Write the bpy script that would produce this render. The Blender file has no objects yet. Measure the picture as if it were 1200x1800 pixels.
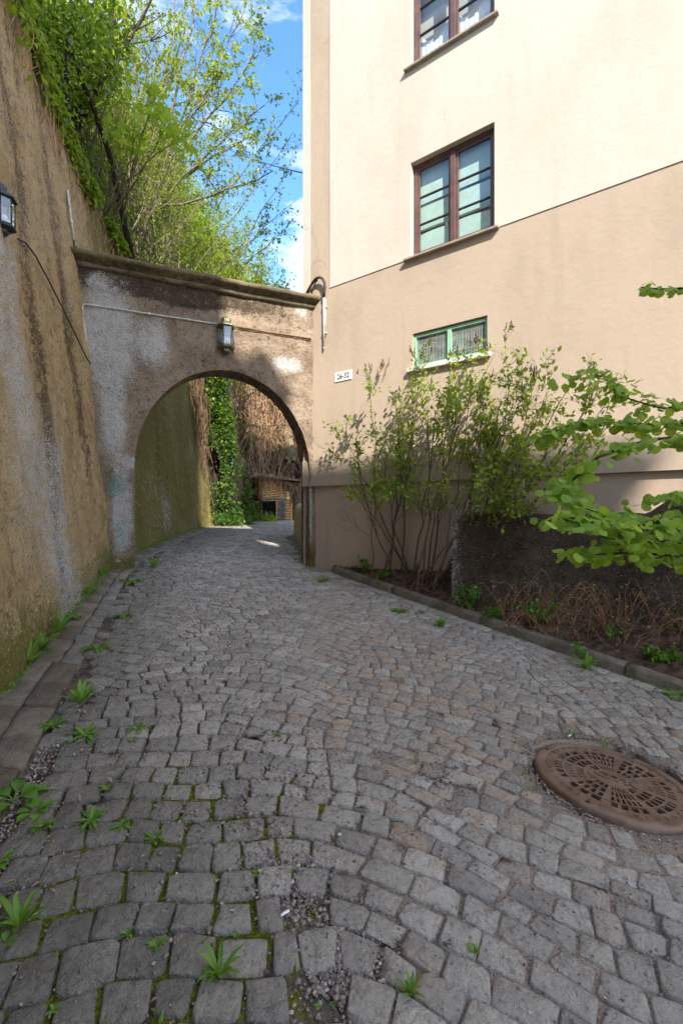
import bpy, math, random
import numpy as np
from mathutils import Vector
random.seed(7)
RNG = np.random.default_rng(7)
S = bpy.context.scene
C = S.collection
# ------------------------------------------------------------ camera, sky, sun, exposure
F, CAMZ, HOR = 850.0, 1.55, 903.0
cd = bpy.data.cameras.new('camera')
cam = bpy.data.objects.new('camera', cd); C.objects.link(cam)
cam.location = (0, 0, CAMZ); cam.rotation_euler = (math.radians(90), 0, 0)
cd.sensor_fit = 'VERTICAL'; cd.sensor_height = 36; cd.lens = F/1800*36
cd.shift_y = (HOR-900)/1800
cd.clip_start = .05; cd.clip_end = 2000
S.camera = cam
SUN_EL = math.radians(40)
SH = Vector((.34, -.94, 0)).normalized()
SD = SH*math.cos(SUN_EL)+Vector((0, 0, math.sin(SUN_EL)))
SKYLOC = (1, 1, 9)  # cloud offset: clear gap in view, extra cloud added out of view for fill
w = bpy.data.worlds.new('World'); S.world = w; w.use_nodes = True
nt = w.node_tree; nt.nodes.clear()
sky = nt.nodes.new('ShaderNodeTexSky'); sky.sky_type = 'NISHITA'; sky.sun_disc = False
sky.sun_elevation = SUN_EL; sky.sun_rotation = math.atan2(SH.x, SH.y)
sky.air_density = 1.0; sky.dust_density = .3; sky.ozone_density = 1.5
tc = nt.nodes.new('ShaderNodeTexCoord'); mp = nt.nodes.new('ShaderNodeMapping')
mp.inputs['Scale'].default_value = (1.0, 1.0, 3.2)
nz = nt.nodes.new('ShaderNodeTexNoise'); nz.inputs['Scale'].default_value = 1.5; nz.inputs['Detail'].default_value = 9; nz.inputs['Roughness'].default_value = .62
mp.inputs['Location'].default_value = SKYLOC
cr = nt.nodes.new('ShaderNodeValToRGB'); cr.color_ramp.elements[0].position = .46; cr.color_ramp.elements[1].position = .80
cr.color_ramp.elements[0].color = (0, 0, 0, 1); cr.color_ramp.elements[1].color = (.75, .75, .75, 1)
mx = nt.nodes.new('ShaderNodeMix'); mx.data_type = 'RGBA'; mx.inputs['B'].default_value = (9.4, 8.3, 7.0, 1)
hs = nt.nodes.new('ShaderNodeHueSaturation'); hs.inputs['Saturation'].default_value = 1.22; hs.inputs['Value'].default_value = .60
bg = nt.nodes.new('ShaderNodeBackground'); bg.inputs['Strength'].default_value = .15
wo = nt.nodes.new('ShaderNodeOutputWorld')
L = nt.links.new
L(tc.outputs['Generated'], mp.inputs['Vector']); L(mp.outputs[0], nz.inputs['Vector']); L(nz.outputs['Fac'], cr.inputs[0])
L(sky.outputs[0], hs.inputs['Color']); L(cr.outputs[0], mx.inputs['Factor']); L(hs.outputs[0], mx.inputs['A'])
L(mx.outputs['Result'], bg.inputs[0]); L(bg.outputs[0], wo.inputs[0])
sl = bpy.data.lights.new('sun', 'SUN'); sl.energy = 2.0; sl.angle = math.radians(.55); sl.color = (1, .93, .82)
so = bpy.data.objects.new('sun', sl); C.objects.link(so); so.rotation_euler = SD.to_track_quat('Z', 'Y').to_euler()
so.location = SD*60
vs = S.view_settings; vs.view_transform = 'Standard'; vs.look = 'None'; vs.gamma = 1; vs.use_curve_mapping = False
vs.exposure = 2.48
S.cycles.max_bounces = 7; S.cycles.transparent_max_bounces = 12; S.cycles.diffuse_bounces = 4
S.cycles.caustics_reflective = False; S.cycles.caustics_refractive = False

# ------------------------------------------------------------ helpers
def fade(t): return t*t*t*(t*(t*6-15)+10)
_perm = np.random.default_rng(3).random((64, 64, 64))
def vnoise(p):
    p = np.asarray(p, float); i = np.floor(p).astype(int); f = fade(p-i)
    r = 0
    for dx in (0, 1):
        for dy in (0, 1):
            for dz in (0, 1):
                wgt = (f[..., 0] if dx else 1-f[..., 0])*(f[..., 1] if dy else 1-f[..., 1])*(f[..., 2] if dz else 1-f[..., 2])
                r = r+wgt*_perm[(i[..., 0]+dx) % 64, (i[..., 1]+dy) % 64, (i[..., 2]+dz) % 64]
    return r
def fbm(p, o=4, rough=.5):
    a, s, t = 1., 0., 0.; p = np.asarray(p, float)
    for k in range(o):
        s = s+a*(vnoise(p)-.5); t += a; a *= rough; p = p*2.03+17.3
    return s/t*2
def sstep(x, a, b):
    t = np.clip((x-a)/(b-a), 0, 1); return t*t*(3-2*t)
def P(px, py, Y): return np.array([(px-600)/F*Y, Y, CAMZ+(HOR-py)/F*Y])
def pix(X, Y, Z): return 600+X/Y*F, HOR-(Z-CAMZ)/Y*F

def raw_mesh(name, V, polys, sm=True, attrs=None, midx=None):
    """polys: list of int arrays (n,k)"""
    me = bpy.data.meshes.new(name)
    V = np.asarray(V, np.float32)
    polys = [np.asarray(p, np.int32) for p in polys if len(p)]
    nl = sum(p.size for p in polys); npo = sum(len(p) for p in polys)
    me.vertices.add(len(V)); me.vertices.foreach_set('co', V.ravel())
    me.loops.add(nl); me.loops.foreach_set('vertex_index', np.concatenate([p.ravel() for p in polys]))
    me.polygons.add(npo)
    tot = np.concatenate([np.full(len(p), p.shape[1], np.int32) for p in polys])
    st = np.concatenate([[0], np.cumsum(tot)[:-1]]).astype(np.int32)
    me.polygons.foreach_set('loop_start', st)
    if midx is not None: me.polygons.foreach_set('material_index', np.asarray(midx, np.int32))
    me.update(calc_edges=True); me.validate()
    me.polygons.foreach_set('use_smooth', np.full(len(me.polygons), sm))
    for k, a in (attrs or {}).items():
        at = me.attributes.new(k, 'FLOAT', 'POINT'); at.data.foreach_set('value', np.asarray(a, np.float32))
    return me

class MB:
    """collects pieces of one mesh"""
    def __init__(s): s.V = []; s.P = {}; s.n = 0; s.A = {}; s.M = {}
    def add(s, V, polys, mi=0, **attrs):
        V = np.asarray(V, float).reshape(-1, 3)
        for p in polys:
            p = np.asarray(p, int)
            if len(p) == 0: continue
            s.P.setdefault(p.shape[1], []).append(p+s.n); s.M.setdefault(p.shape[1], []).append(np.full(len(p), mi))
        for k, a in attrs.items():
            s.A.setdefault(k, []).append((s.n, np.broadcast_to(np.asarray(a, float), (len(V),))))
        s.V.append(V); s.n += len(V); return s
    def box(s, c, size, rz=0, mi=0, ax=None):
        c = np.array(c, float); h = np.array(size, float)/2
        v = np.array([[x, y, z] for x in (-1, 1) for y in (-1, 1) for z in (-1, 1)])*h
        if ax is not None: v = v@np.array(ax)
        elif rz: cs, sn = math.cos(rz), math.sin(rz); v = np.stack([v[:, 0]*cs-v[:, 1]*sn, v[:, 0]*sn+v[:, 1]*cs, v[:, 2]], 1)
        return s.add(v+c, [[[0, 1, 3, 2], [4, 6, 7, 5], [0, 4, 5, 1], [2, 3, 7, 6], [0, 2, 6, 4], [1, 5, 7, 3]]], mi)
    def tube(s, pts, r, n=6, mi=0, cap=True, **attrs):
        pts = np.asarray(pts, float); m = len(pts); r = np.broadcast_to(np.asarray(r, float), (m,))
        t = np.gradient(pts, axis=0); t /= np.linalg.norm(t, axis=1)[:, None]+1e-9
        up = np.array([0, 0, 1.]) if abs(t[0, 2]) < .9 else np.array([1., 0, 0])
        V = []
        for i in range(m):
            u = np.cross(t[i], up); u /= np.linalg.norm(u)+1e-9; up = np.cross(u, t[i])
            a = np.arange(n)/n*2*math.pi
            V.append(pts[i]+r[i]*(np.cos(a)[:, None]*u+np.sin(a)[:, None]*up))
        V = np.concatenate(V); q = []
        for i in range(m-1):
            for k in range(n): q.append([i*n+k, i*n+(k+1) % n, (i+1)*n+(k+1) % n, (i+1)*n+k])
        po = [q]
        if cap: po.append([[k for k in range(n)][::-1], [(m-1)*n+k for k in range(n)]])
        return s.add(V, po, mi, **attrs)
    def lathe(s, c, prof, n=16, mi=0, a0=0):
        V = []; m = len(prof)
        for r, z in prof:
            a = a0+np.arange(n)/n*2*math.pi
            V.append(np.stack([c[0]+r*np.cos(a), c[1]+r*np.sin(a), np.full(n, c[2]+z)], 1))
        q = [[i*n+k, i*n+(k+1) % n, (i+1)*n+(k+1) % n, (i+1)*n+k] for i in range(m-1) for k in range(n)]
        return s.add(np.concatenate(V), [q, [list(range(n))[::-1], [(m-1)*n+k for k in range(n)]]], mi)
    def mesh(s, name, sm=True, off=(0, 0, 0)):
        V = np.concatenate(s.V)-np.array(off, float)
        polys = []; mi = []
        for k in sorted(s.P): polys.append(np.concatenate(s.P[k])); mi.append(np.concatenate(s.M[k]))
        at = {}
        for k, l in s.A.items():
            a = np.zeros(s.n)
            for st, v in l: a[st:st+len(v)] = v
            at[k] = a
        return raw_mesh(name, V, polys, sm, at, np.concatenate(mi))

def tag(o, label=None, cat=None, group=None, kind=None):
    for k, v in (('label', label), ('category', cat), ('group', group), ('kind', kind)):
        if v: o[k] = v
    return o
def wloc(p):
    l = Vector((0, 0, 0))
    while p is not None: l += p.location; p = p.parent
    return np.array(l)
def thing(name, label, cat, loc, group=None):
    o = bpy.data.objects.new(name, None); C.objects.link(o); o.location = loc; o.empty_display_size = .2
    return tag(o, label, cat, group)
def part(name, mb, m, parent=None, sm=True, loc=None, bev=0):
    """link mb (world coordinates) as one mesh object under parent"""
    base = wloc(parent); loc = base if loc is None else np.array(loc, float)
    me = mb.mesh(name, sm, loc)
    for x in (m if isinstance(m, (list, tuple)) else [m]): me.materials.append(x)
    o = bpy.data.objects.new(name, me); C.objects.link(o)
    o.parent = parent; o.location = loc-base
    if bev:
        b = o.modifiers.new('bevel', 'BEVEL'); b.width = bev; b.segments = 2; b.limit_method = 'ANGLE'; b.angle_limit = math.radians(40)
    return o
def solo(name, mb, m, label, cat, loc=(0, 0, 0), sm=True, group=None, kind=None, bev=0):
    return tag(part(name, mb, m, None, sm, loc, bev), label, cat, group, kind)

# ------------------------------------------------------------ materials
class NG:
    def __init__(s, name):
        s.m = bpy.data.materials.new(name); s.m.use_nodes = True; s.t = s.m.node_tree; s.t.nodes.clear()
        s.out = s.t.nodes.new('ShaderNodeOutputMaterial'); s.b = s.n('ShaderNodeBsdfPrincipled')
        s.t.links.new(s.b.outputs[0], s.out.inputs[0]); s.tc = s.n('ShaderNodeTexCoord').outputs['Object']
    def n(s, t, **k):
        x = s.t.nodes.new(t)
        for a, v in k.items(): setattr(x, a, v)
        return x
    def l(s, a, b):
        if isinstance(a, (int, float)): b.default_value = a
        elif isinstance(a, tuple): b.default_value = a if len(a) == 4 or b.type == 'VECTOR' else a+(1,)
        else: s.t.links.new(a, b)
    def scale(s, v):
        x = s.n('ShaderNodeMapping'); x.inputs['Scale'].default_value = v; s.l(s.tc, x.inputs[0]); return x.outputs[0]
    def noise(s, sc, det=4, rough=.55, vec=None, dist=0):
        x = s.n('ShaderNodeTexNoise'); x.inputs['Scale'].default_value = sc; x.inputs['Detail'].default_value = det
        x.inputs['Roughness'].default_value = rough; x.inputs['Distortion'].default_value = dist
        s.l(vec or s.tc, x.inputs['Vector']); return x.outputs['Fac']
    def voro(s, sc, feat='F1', vec=None, out='Distance'):
        x = s.n('ShaderNodeTexVoronoi', feature=feat); x.inputs['Scale'].default_value = sc; s.l(vec or s.tc, x.inputs['Vector']); return x.outputs[out]
    def ramp(s, v, a, b, lo=0., hi=1.):
        x = s.n('ShaderNodeMapRange'); x.interpolation_type = 'SMOOTHSTEP'
        for i, k in ((1, a), (2, b), (3, lo), (4, hi)): x.inputs[i].default_value = k
        s.l(v, x.inputs[0]); return x.outputs[0]
    def math(s, op, a, b=0.):
        x = s.n('ShaderNodeMath', operation=op); s.l(a, x.inputs[0]); s.l(b, x.inputs[1]); return x.outputs[0]
    def mix(s, f, a, b, bt='MIX'):
        x = s.n('ShaderNodeMix', data_type='RGBA', blend_type=bt); s.l(f, x.inputs['Factor']); s.l(a, x.inputs['A']); s.l(b, x.inputs['B']); return x.outputs['Result']
    def attr(s, n): return s.n('ShaderNodeAttribute', attribute_name=n).outputs['Fac']
    def sep(s, k):
        x = s.n('ShaderNodeSeparateXYZ'); s.l(s.tc, x.inputs[0]); return x.outputs[k]
    def bump(s, h, st=.3, d=.01):
        x = s.n('ShaderNodeBump'); x.inputs['Strength'].default_value = st; x.inputs['Distance'].default_value = d
        s.l(h, x.inputs['Height']); s.t.links.new(x.outputs[0], s.b.inputs['Normal'])
    def fin(s, col, rough=.85, spec=.3, metal=0.):
        s.l(col, s.b.inputs['Base Color']); s.l(rough, s.b.inputs['Roughness']); s.b.inputs['Specular IOR Level'].default_value = spec
        s.b.inputs['Metallic'].default_value = metal; return s.m
def simple(name, col, rough=.7, spec=.3, metal=0., var=.25, sc=9, bump=.15):
    g = NG(name); n = g.noise(sc, 5); d = tuple(c*(1-var) for c in col); e = tuple(min(1, c*(1+var)) for c in col)
    if bump: g.bump(g.noise(sc*9, 3), bump, .004)
    return g.fin(g.mix(g.ramp(n, .3, .7), d, e), rough, spec, metal)
def leafmat(name, a, b, tr=.45, hot=None, rough=.45):
    g = NG(name); t = g.attr('tone'); c = g.mix(t, a, b)
    if hot: c = g.mix(g.ramp(t, .86, .98), c, hot)
    bs = g.b; g.fin(c, rough, .35)
    tl = g.n('ShaderNodeBsdfTranslucent'); ms = g.n('ShaderNodeMixShader'); ms.inputs[0].default_value = tr
    g.l(g.mix(.5, c, (.45, .62, .04), 'MIX') if tr > .3 else c, tl.inputs[0])
    g.t.links.new(bs.outputs[0], ms.inputs[1]); g.t.links.new(tl.outputs[0], ms.inputs[2]); g.t.links.new(ms.outputs[0], g.out.inputs[0])
    return g.m
def plaster(name, col, col2, blotch=.5):
    g = NG(name); n = g.noise(.9, 5, .6, g.scale((1, 1, .6))); n2 = g.noise(5, 6, .65); st = g.noise(3.5, 3, .5, g.scale((1.6, 1.6, .12)))
    c = g.mix(g.math('MULTIPLY', g.ramp(n, .42, .72), blotch), col, col2)
    c = g.mix(g.math('MULTIPLY', g.ramp(n2, .5, .8), .25), c, col2)
    c = g.mix(g.math('MULTIPLY', g.ramp(st, .52, .75), .35), c, tuple(x*.92 for x in col2))
    dn = g.n('ShaderNodeVectorMath', operation='MULTIPLY_ADD'); nn3 = g.n('ShaderNodeTexNoise'); nn3.inputs['Scale'].default_value = 2.5; nn3.inputs['Detail'].default_value = 6; g.l(g.tc, nn3.inputs['Vector'])
    g.l(nn3.outputs['Color'], dn.inputs[0]); dn.inputs[1].default_value = (.5, .5, .5); g.l(g.tc, dn.inputs[2])
    ck = g.ramp(g.voro(.42, 'DISTANCE_TO_EDGE', dn.outputs[0]), .0045, .001); ck = g.math('MULTIPLY', ck, g.ramp(g.noise(.5, 2), .52, .6))
    c = g.mix(g.math('MULTIPLY', ck, .32), c, tuple(x*.5 for x in col2))
    h = g.math('ADD', g.noise(260, 3, .6), g.math('MULTIPLY', g.noise(11, 4, .6), 4.))
    g.bump(h, .20, .005); return g.fin(c, .92, .15)
def concrete(name, base, dark, light, pit=1., white=True, bst=.55, specks=False):
    g = NG(name); n = g.noise(2.2, 7, .65); f = g.noise(11, 8, .75); ff = g.noise(55, 4, .7)
    c = g.mix(g.ramp(n, .35, .65), base, light)
    c = g.mix(g.math('MULTIPLY', g.ramp(f, .50, .66), .75), c, dark)
    c = g.mix(g.math('MULTIPLY', g.ramp(g.noise(26, 5, .75, None, .6), .54, .66), .6), c, tuple(x*.7 for x in dark))
    c = g.mix(g.ramp(ff, .62, .72), c, tuple(x*.45 for x in dark))
    c = g.mix(g.math('MULTIPLY', g.ramp(ff, .40, .30), .6), c, tuple(min(1, x*1.5) for x in light))
    jag = g.math('MULTIPLY', g.math('SUBTRACT', f, .5), 1.5); fine = g.math('MULTIPLY', g.math('SUBTRACT', ff, .5), 1.3)
    fine2 = g.math('MULTIPLY', g.math('SUBTRACT', g.noise(95, 3, .7), .5), 2.6)
    def m(a, lo=.36, hi=.78): return g.ramp(g.math('ADD', g.math('ADD', g.attr(a), jag), fine2 if a == 'white' else fine), lo, hi)
    c = g.mix(g.math('MULTIPLY', m('stain'), .85), c, tuple(x*.55 for x in dark))
    c = g.mix(g.math('MULTIPLY', m('moss'), .85), c, g.mix(g.ramp(f, .4, .6), (.12, .12, .02), (.22, .20, .04)))
    if white: c = g.mix(g.math('MULTIPLY', g.math('MULTIPLY', m('white', .42, .66), g.ramp(g.voro(30), .10, .24)), .92), c, (.70, .68, .66))
    if specks: c = g.mix(g.math('MULTIPLY', g.ramp(g.math('ADD', g.voro(30), g.math('MULTIPLY', g.noise(6, 3), .22)), .27, .22), .8), c, (.42, .38, .33))
    if white == 2: c = g.mix(g.math('MULTIPLY', m('paint'), .55), c, (.12, .30, .27))
    pits = g.ramp(g.voro(38), .0, .16); pits2 = g.ramp(g.voro(95), .05, .3)
    h = g.math('ADD', g.math('MULTIPLY', pits, .8*pit), g.math('MULTIPLY', pits2, .4*pit))
    h = g.math('ADD', h, g.math('MULTIPLY', f, 2.2)); h = g.math('ADD', h, g.math('MULTIPLY', ff, .9))
    hole = g.ramp(g.math('ADD', g.voro(24), g.math('MULTIPLY', ff, .25)), .27, .19)
    c = g.mix(g.math('MULTIPLY', hole, .75*min(1, pit)), c, tuple(x*.3 for x in dark))
    g.bump(h, bst, .035); return g.fin(c, .95, .1)
M_cream = plaster('cream_plaster', (.55, .50, .43), (.49, .43, .35), .7)
M_tan = plaster('tan_plaster', (.44, .35, .268), (.36, .283, .213), .9)
M_base = plaster('brown_plaster', (.44, .34, .265), (.36, .275, .21), .8)
M_arch = concrete('weathered_concrete', (.30, .22, .16), (.10, .07, .048), (.46, .36, .26), 1.5, 2, 1.)
M_wall = concrete('ochre_render', (.52, .36, .175), (.19, .125, .07), (.66, .48, .265), 1.3, True, 1.)
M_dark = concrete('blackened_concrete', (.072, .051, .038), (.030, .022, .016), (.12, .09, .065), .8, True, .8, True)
M_corn = concrete('cornice_concrete', (.12, .095, .06), (.04, .033, .022), (.24, .19, .12), .8, True)
M_brownwin = simple('brown_window_paint', (.115, .062, .052), .45, .4, var=.2)
M_sill = simple('sill_metal', (.30, .25, .20), .6, .3, var=.15)
M_bar = simple('dark_glazing_bar', (.03, .02, .022), .5, .3)
M_green = simple('green_paint', (.26, .46, .30), .5, .35, var=.12)
M_wsill = simple('pale_sill', (.62, .62, .55), .7, .2, var=.12)
M_room = simple('room_interior', (.10, .11, .13), .9, .1, bump=0)
M_curt = simple('white_curtain', (.72, .74, .76), .9, .1, var=.06, bump=0)
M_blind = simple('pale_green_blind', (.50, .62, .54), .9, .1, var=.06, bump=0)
M_mesh = simple('grille_wire', (.42, .46, .42), .5, .4, .3, bump=0)
M_white = simple('white_enamel', (.85, .85, .82), .35, .5, var=.04, bump=0)
M_ink = simple('black_print', (.02, .02, .022), .5, .3, bump=0)
M_pipe = simple('grey_conduit', (.52, .50, .46), .5, .4, .1, var=.2)
M_cable = simple('dark_cable', (.055, .045, .038), .6, .3)
M_rust = simple('rusty_wire', (.13, .07, .04), .8, .2)
M_brass = simple('lantern_brass', (.16, .15, .09), .45, .5, .6, var=.4, sc=30)
M_black = simple('lantern_black', (.025, .025, .028), .4, .5, .2)
def mk_glass(name, tint=(1, 1, 1), ior=1.5, rough=0.0):
    g = NG(name); gl = g.n('ShaderNodeBsdfGlossy'); gl.inputs['Roughness'].default_value = rough; gl.inputs['Color'].default_value = (.95, .97, 1, 1)
    tr = g.n('ShaderNodeBsdfTransparent'); tr.inputs[0].default_value = tint+(1,)
    lw_ = g.n('ShaderNodeLayerWeight'); lw_.inputs[0].default_value = .5; r0 = ((ior-1)/(ior+1))**2
    fr = g.math('ADD', g.math('MULTIPLY', g.math('POWER', lw_.outputs['Facing'], 4.), .85), r0)
    ms = g.n('ShaderNodeMixShader'); g.t.links.new(fr, ms.inputs[0]); g.t.links.new(tr.outputs[0], ms.inputs[1]); g.t.links.new(gl.outputs[0], ms.inputs[2])
    g.t.links.new(ms.outputs[0], g.out.inputs[0]); return g.m
M_glass = mk_glass('window_glass', (.88, .95, .97), 1.75)
M_lglass = mk_glass('lantern_glass', (.8, .85, .9), 2.0)
M_bulb = simple('frosted_bulb', (.8, .8, .8), .3, .5, bump=0)
# stone
def stone():
    g = NG('granite_setts'); g.tc = g.n('ShaderNodeNewGeometry').outputs['Position']; big = g.noise(1.1, 5, .6); t = g.attr('tone'); wm = g.attr('warm'); dk = g.attr('damp')
    n = g.noise(7, 8, .68); f = g.noise(34, 5, .7); ff = g.noise(160, 3, .6)
    c = g.mix(t, (.32, .285, .25), (.62, .555, .485))
    c = g.mix(g.math('MULTIPLY', g.ramp(g.math('ADD', n, g.math('MULTIPLY', wm, .34)), .58, .82), .75), c, (.56, .40, .285))
    c = g.mix(g.math('MULTIPLY', g.ramp(f, .50, .66), .42), c, (.14, .125, .11))
    c = g.mix(g.math('MULTIPLY', g.ramp(g.voro(19), .10, .04), .3), c, (.09, .08, .07))
    c = g.mix(g.math('MULTIPLY', g.ramp(g.noise(19, 6, .7), .56, .74), .30), c, (.40, .38, .36))
    c = g.mix(g.math('MULTIPLY', g.ramp(ff, .62, .74), .45), c, (.44, .43, .42))
    c = g.mix(g.math('MULTIPLY', g.ramp(big, .45, .7), .35), c, (.47, .40, .33))
    c = g.mix(g.math('MULTIPLY', dk, g.ramp(g.noise(5, 5, .7), .25, .75, .55, 1.)), c, (.12, .108, .085))
    h = g.math('ADD', g.math('MULTIPLY', n, 2.4), g.math('ADD', g.math('MULTIPLY', f, 1.2), g.math('MULTIPLY', ff, .25)))
    g.bump(g.math('ADD', h, g.math('MULTIPLY', g.noise(15, 2, .5), 2.)), 1.0, .028); return g.fin(c, g.ramp(f, .3, .7, .55, .85), .3)
M_stone = stone()
def slabm():
    g = NG('flagstone'); t = g.attr('tone'); n = g.noise(4, 7, .7); f = g.noise(26, 6, .7)
    c = g.mix(t, (.15, .118, .088), (.26, .215, .165)); c = g.mix(g.math('MULTIPLY', g.ramp(n, .4, .65), .7), c, (.085, .065, .048))
    c = g.mix(g.math('MULTIPLY', g.ramp(f, .6, .75), .5), c, (.30, .26, .21))
    g.bump(g.math('ADD', g.math('MULTIPLY', n, 2.5), g.math('MULTIPLY', f, 1.4)), 1., .018); return g.fin(c, .85, .25)
M_slab = slabm()
def dirtm():
    g = NG('joint_soil'); n = g.noise(9, 7, .7); f = g.noise(70, 5, .7); pe = g.voro(95)
    c = g.mix(g.ramp(n, .35, .65), (.055, .040, .030), (.20, .165, .135))
    c = g.mix(g.math('MULTIPLY', g.attr('dust'), g.ramp(f, .3, .5, .6, 1.)), c, (.36, .285, .225))
    c = g.mix(g.ramp(pe, .30, .12), c, (.17, .15, .15))
    mo = g.ramp(g.math('ADD', g.math('ADD', g.attr('moss'), g.math('MULTIPLY', g.math('SUBTRACT', n, .5), 1.7)), g.math('MULTIPLY', g.math('SUBTRACT', f, .5), .5)), .4, .6)
    c = g.mix(mo, c, g.mix(g.ramp(f, .35, .65), (.05, .06, .006), (.17, .18, .018)))
    g.bump(g.math('ADD', g.math('ADD', g.math('MULTIPLY', f, 1.5), g.math('MULTIPLY', n, 2.)), g.ramp(pe, .4, .05)), .9, .012); return g.fin(c, .95, .1)
M_dirt = dirtm()
M_soil = simple('bed_soil', (.085, .055, .038), .95, .1, var=.6, sc=14, bump=.9)
M_iron = None
def ironm():
    g = NG('rusty_cast_iron'); n = g.noise(9, 6, .65); f = g.noise(60, 4, .7)
    c = g.mix(g.ramp(n, .35, .65), (.15, .088, .060), (.235, .155, .115)); c = g.mix(g.math('MULTIPLY', g.ramp(f, .55, .7), .4), c, (.30, .20, .15))
    g.bump(g.math('ADD', f, n), .35, .004); return g.fin(c, g.ramp(n, .3, .7, .5, .72), .5, .25)
M_iron = ironm()
def pebm():
    g = NG('pebbles'); t = g.attr('tone'); c = g.mix(t, (.10, .075, .068), (.38, .315, .28)); c = g.mix(g.ramp(t, .85, .95), c, (.50, .42, .36))
    g.bump(g.noise(200, 3), .3, .002); return g.fin(c, .7, .35)
M_peb = pebm()
M_rock = concrete('cliff_rock', (.16, .12, .075), (.06, .045, .03), (.30, .24, .16), .5, True, 1.)
M_hill = simple('hillside_soil', (.045, .04, .018), .95, .1, var=.6, sc=3, bump=.6)
M_bark = simple('grey_bark', (.20, .165, .12), .9, .15, var=.4, sc=20, bump=.6)
M_barkd = simple('dark_bark', (.035, .027, .02), .9, .15, var=.4, sc=20, bump=.6)
M_twig = simple('lilac_bark', (.13, .085, .06), .85, .2, var=.4, sc=20, bump=.5)
M_straw = simple('dry_vine', (.36, .23, .14), .9, .15, var=.5, sc=5, bump=.3)
M_vined = simple('dark_dry_vine', (.17, .10, .065), .9, .15, var=.5, sc=5, bump=.3)
M_lf_dark = leafmat('leaf_deep_green', (.015, .05, .010), (.07, .155, .022), .35)
M_lf_mid = leafmat('leaf_fresh_green', (.05, .12, .010), (.38, .47, .04), .5, (.35, .40, .04))
M_lf_young = leafmat('leaf_young_yellow_green', (.11, .18, .015), (.38, .42, .05), .5, (.45, .42, .08))
M_lf_maple = leafmat('leaf_maple_bright', (.26, .38, .03), (.50, .56, .06), .55)
M_lf_lilac = leafmat('leaf_lilac', (.14, .23, .02), (.38, .48, .06), .5, (.40, .44, .08))
M_lf_kats = leafmat('leaf_round_bright', (.13, .28, .02), (.42, .56, .08), .55)
M_lf_weed = leafmat('leaf_weed', (.07, .19, .025), (.20, .36, .05), .4)
M_bud = simple('flower_buds', (.11, .075, .06), .8, .2, var=.4, sc=40)
# ------------------------------------------------------------ terrain heights
def gz(x, y):
    x = np.asarray(x, float); y = np.asarray(y, float)
    ye = np.interp(y, [-60, -4, 0, 8, 10, 12, 14, 18, 22, 30, 60], [-.33, -.33, 0, .656, .84, 1.0, 1.11, 1.19, 1.20, 1.2, 1.2])
    cs = np.interp(y, [-6, 0, 10, 16, 30], [.03, .0725, .0725, .025, .0])
    return ye-cs*np.clip(x, -4.4, 5)
WB = np.array([(-60, -1.6), (-3, -1.5), (-.5, -1.22), (0, -1.29), (3.1, -2.19), (6.3, -3.12), (7.2, -3.32), (8.2, -3.41), (13.2, -3.5), (60, -3.6)])
def wallx(y): return np.interp(y, WB[:, 0], WB[:, 1])
BAT = .108
def wallface(y, z): return wallx(y)-BAT*(z-gz(wallx(y), y))
def kerbx(y): return -.15+(7.6-y)*(2.69+.15)/(7.6-3.82)      # right kerb, road side
def road_r(y): return np.where(y < 7.55, kerbx(np.minimum(y, 7.6))-.02, np.interp(y, [7.55, 8.3, 9.3, 11.5, 13, 30], [-.45, -.72, -.88, -1.25, -.6, 0]))
def road_l(y): return np.interp(y, [-1, 1.3, 2.2, 6.44, 7.2, 8.2, 13, 30], [-.45, -1.18, -1.5, -2.84, -3.02, -3.1, -3.2, -4.2])
MHC = np.array([1.472, 2.63]); MHR = .394

# ground sheet
xs = np.concatenate([np.linspace(-300, -8, 12), np.linspace(-7, 9, 170), np.linspace(10, 300, 12)])
ys = np.concatenate([np.linspace(-300, -8, 12), np.linspace(-7, 1, 30), np.linspace(1.05, 10, 190), np.linspace(10.3, 32, 70), np.linspace(35, 400, 12)])
X, Y = np.meshgrid(xs, ys); dustv = sstep(X+.35*(Y-2), -.5, .5)*np.where(Y < 9, 1, .6)
Z = gz(X, Y)-.019+.009*dustv
near = (np.abs(X-1) < 8) & (Y > -7) & (Y < 32)
pp = np.stack([X*5, Y*5, Z*0], -1); Z = Z+np.where(near, fbm(pp, 3)*(.022-.014*dustv), 0)
mh = np.hypot(X-MHC[0], Y-MHC[1]); Z = np.where(mh < MHR-.03, Z-.45, Z)
V = np.stack([X, Y, Z], -1).reshape(-1, 3); nx = len(xs)
ii = (np.arange(len(ys)-1)[:, None]*nx+np.arange(nx-1)).ravel()
moss = np.clip(1.15-np.hypot((X+.6)/.8, (Y-1.9)/1.2), 0, 1)*.95+.32*sstep(X+wallx(Y)*0, -.3, -2.6)*0
moss = moss+.35*np.exp(-((X-wallx(Y)-.35)/.35)**2)
mb = MB(); mb.add(V, [np.stack([ii, ii+1, ii+nx+1, ii+nx], 1)], moss=moss.ravel(), dust=dustv.ravel()*.9)
ground = solo('ground', mb, M_dirt, 'dark soil ground under the whole lane with moss in the joints', None, kind='structure')

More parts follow.
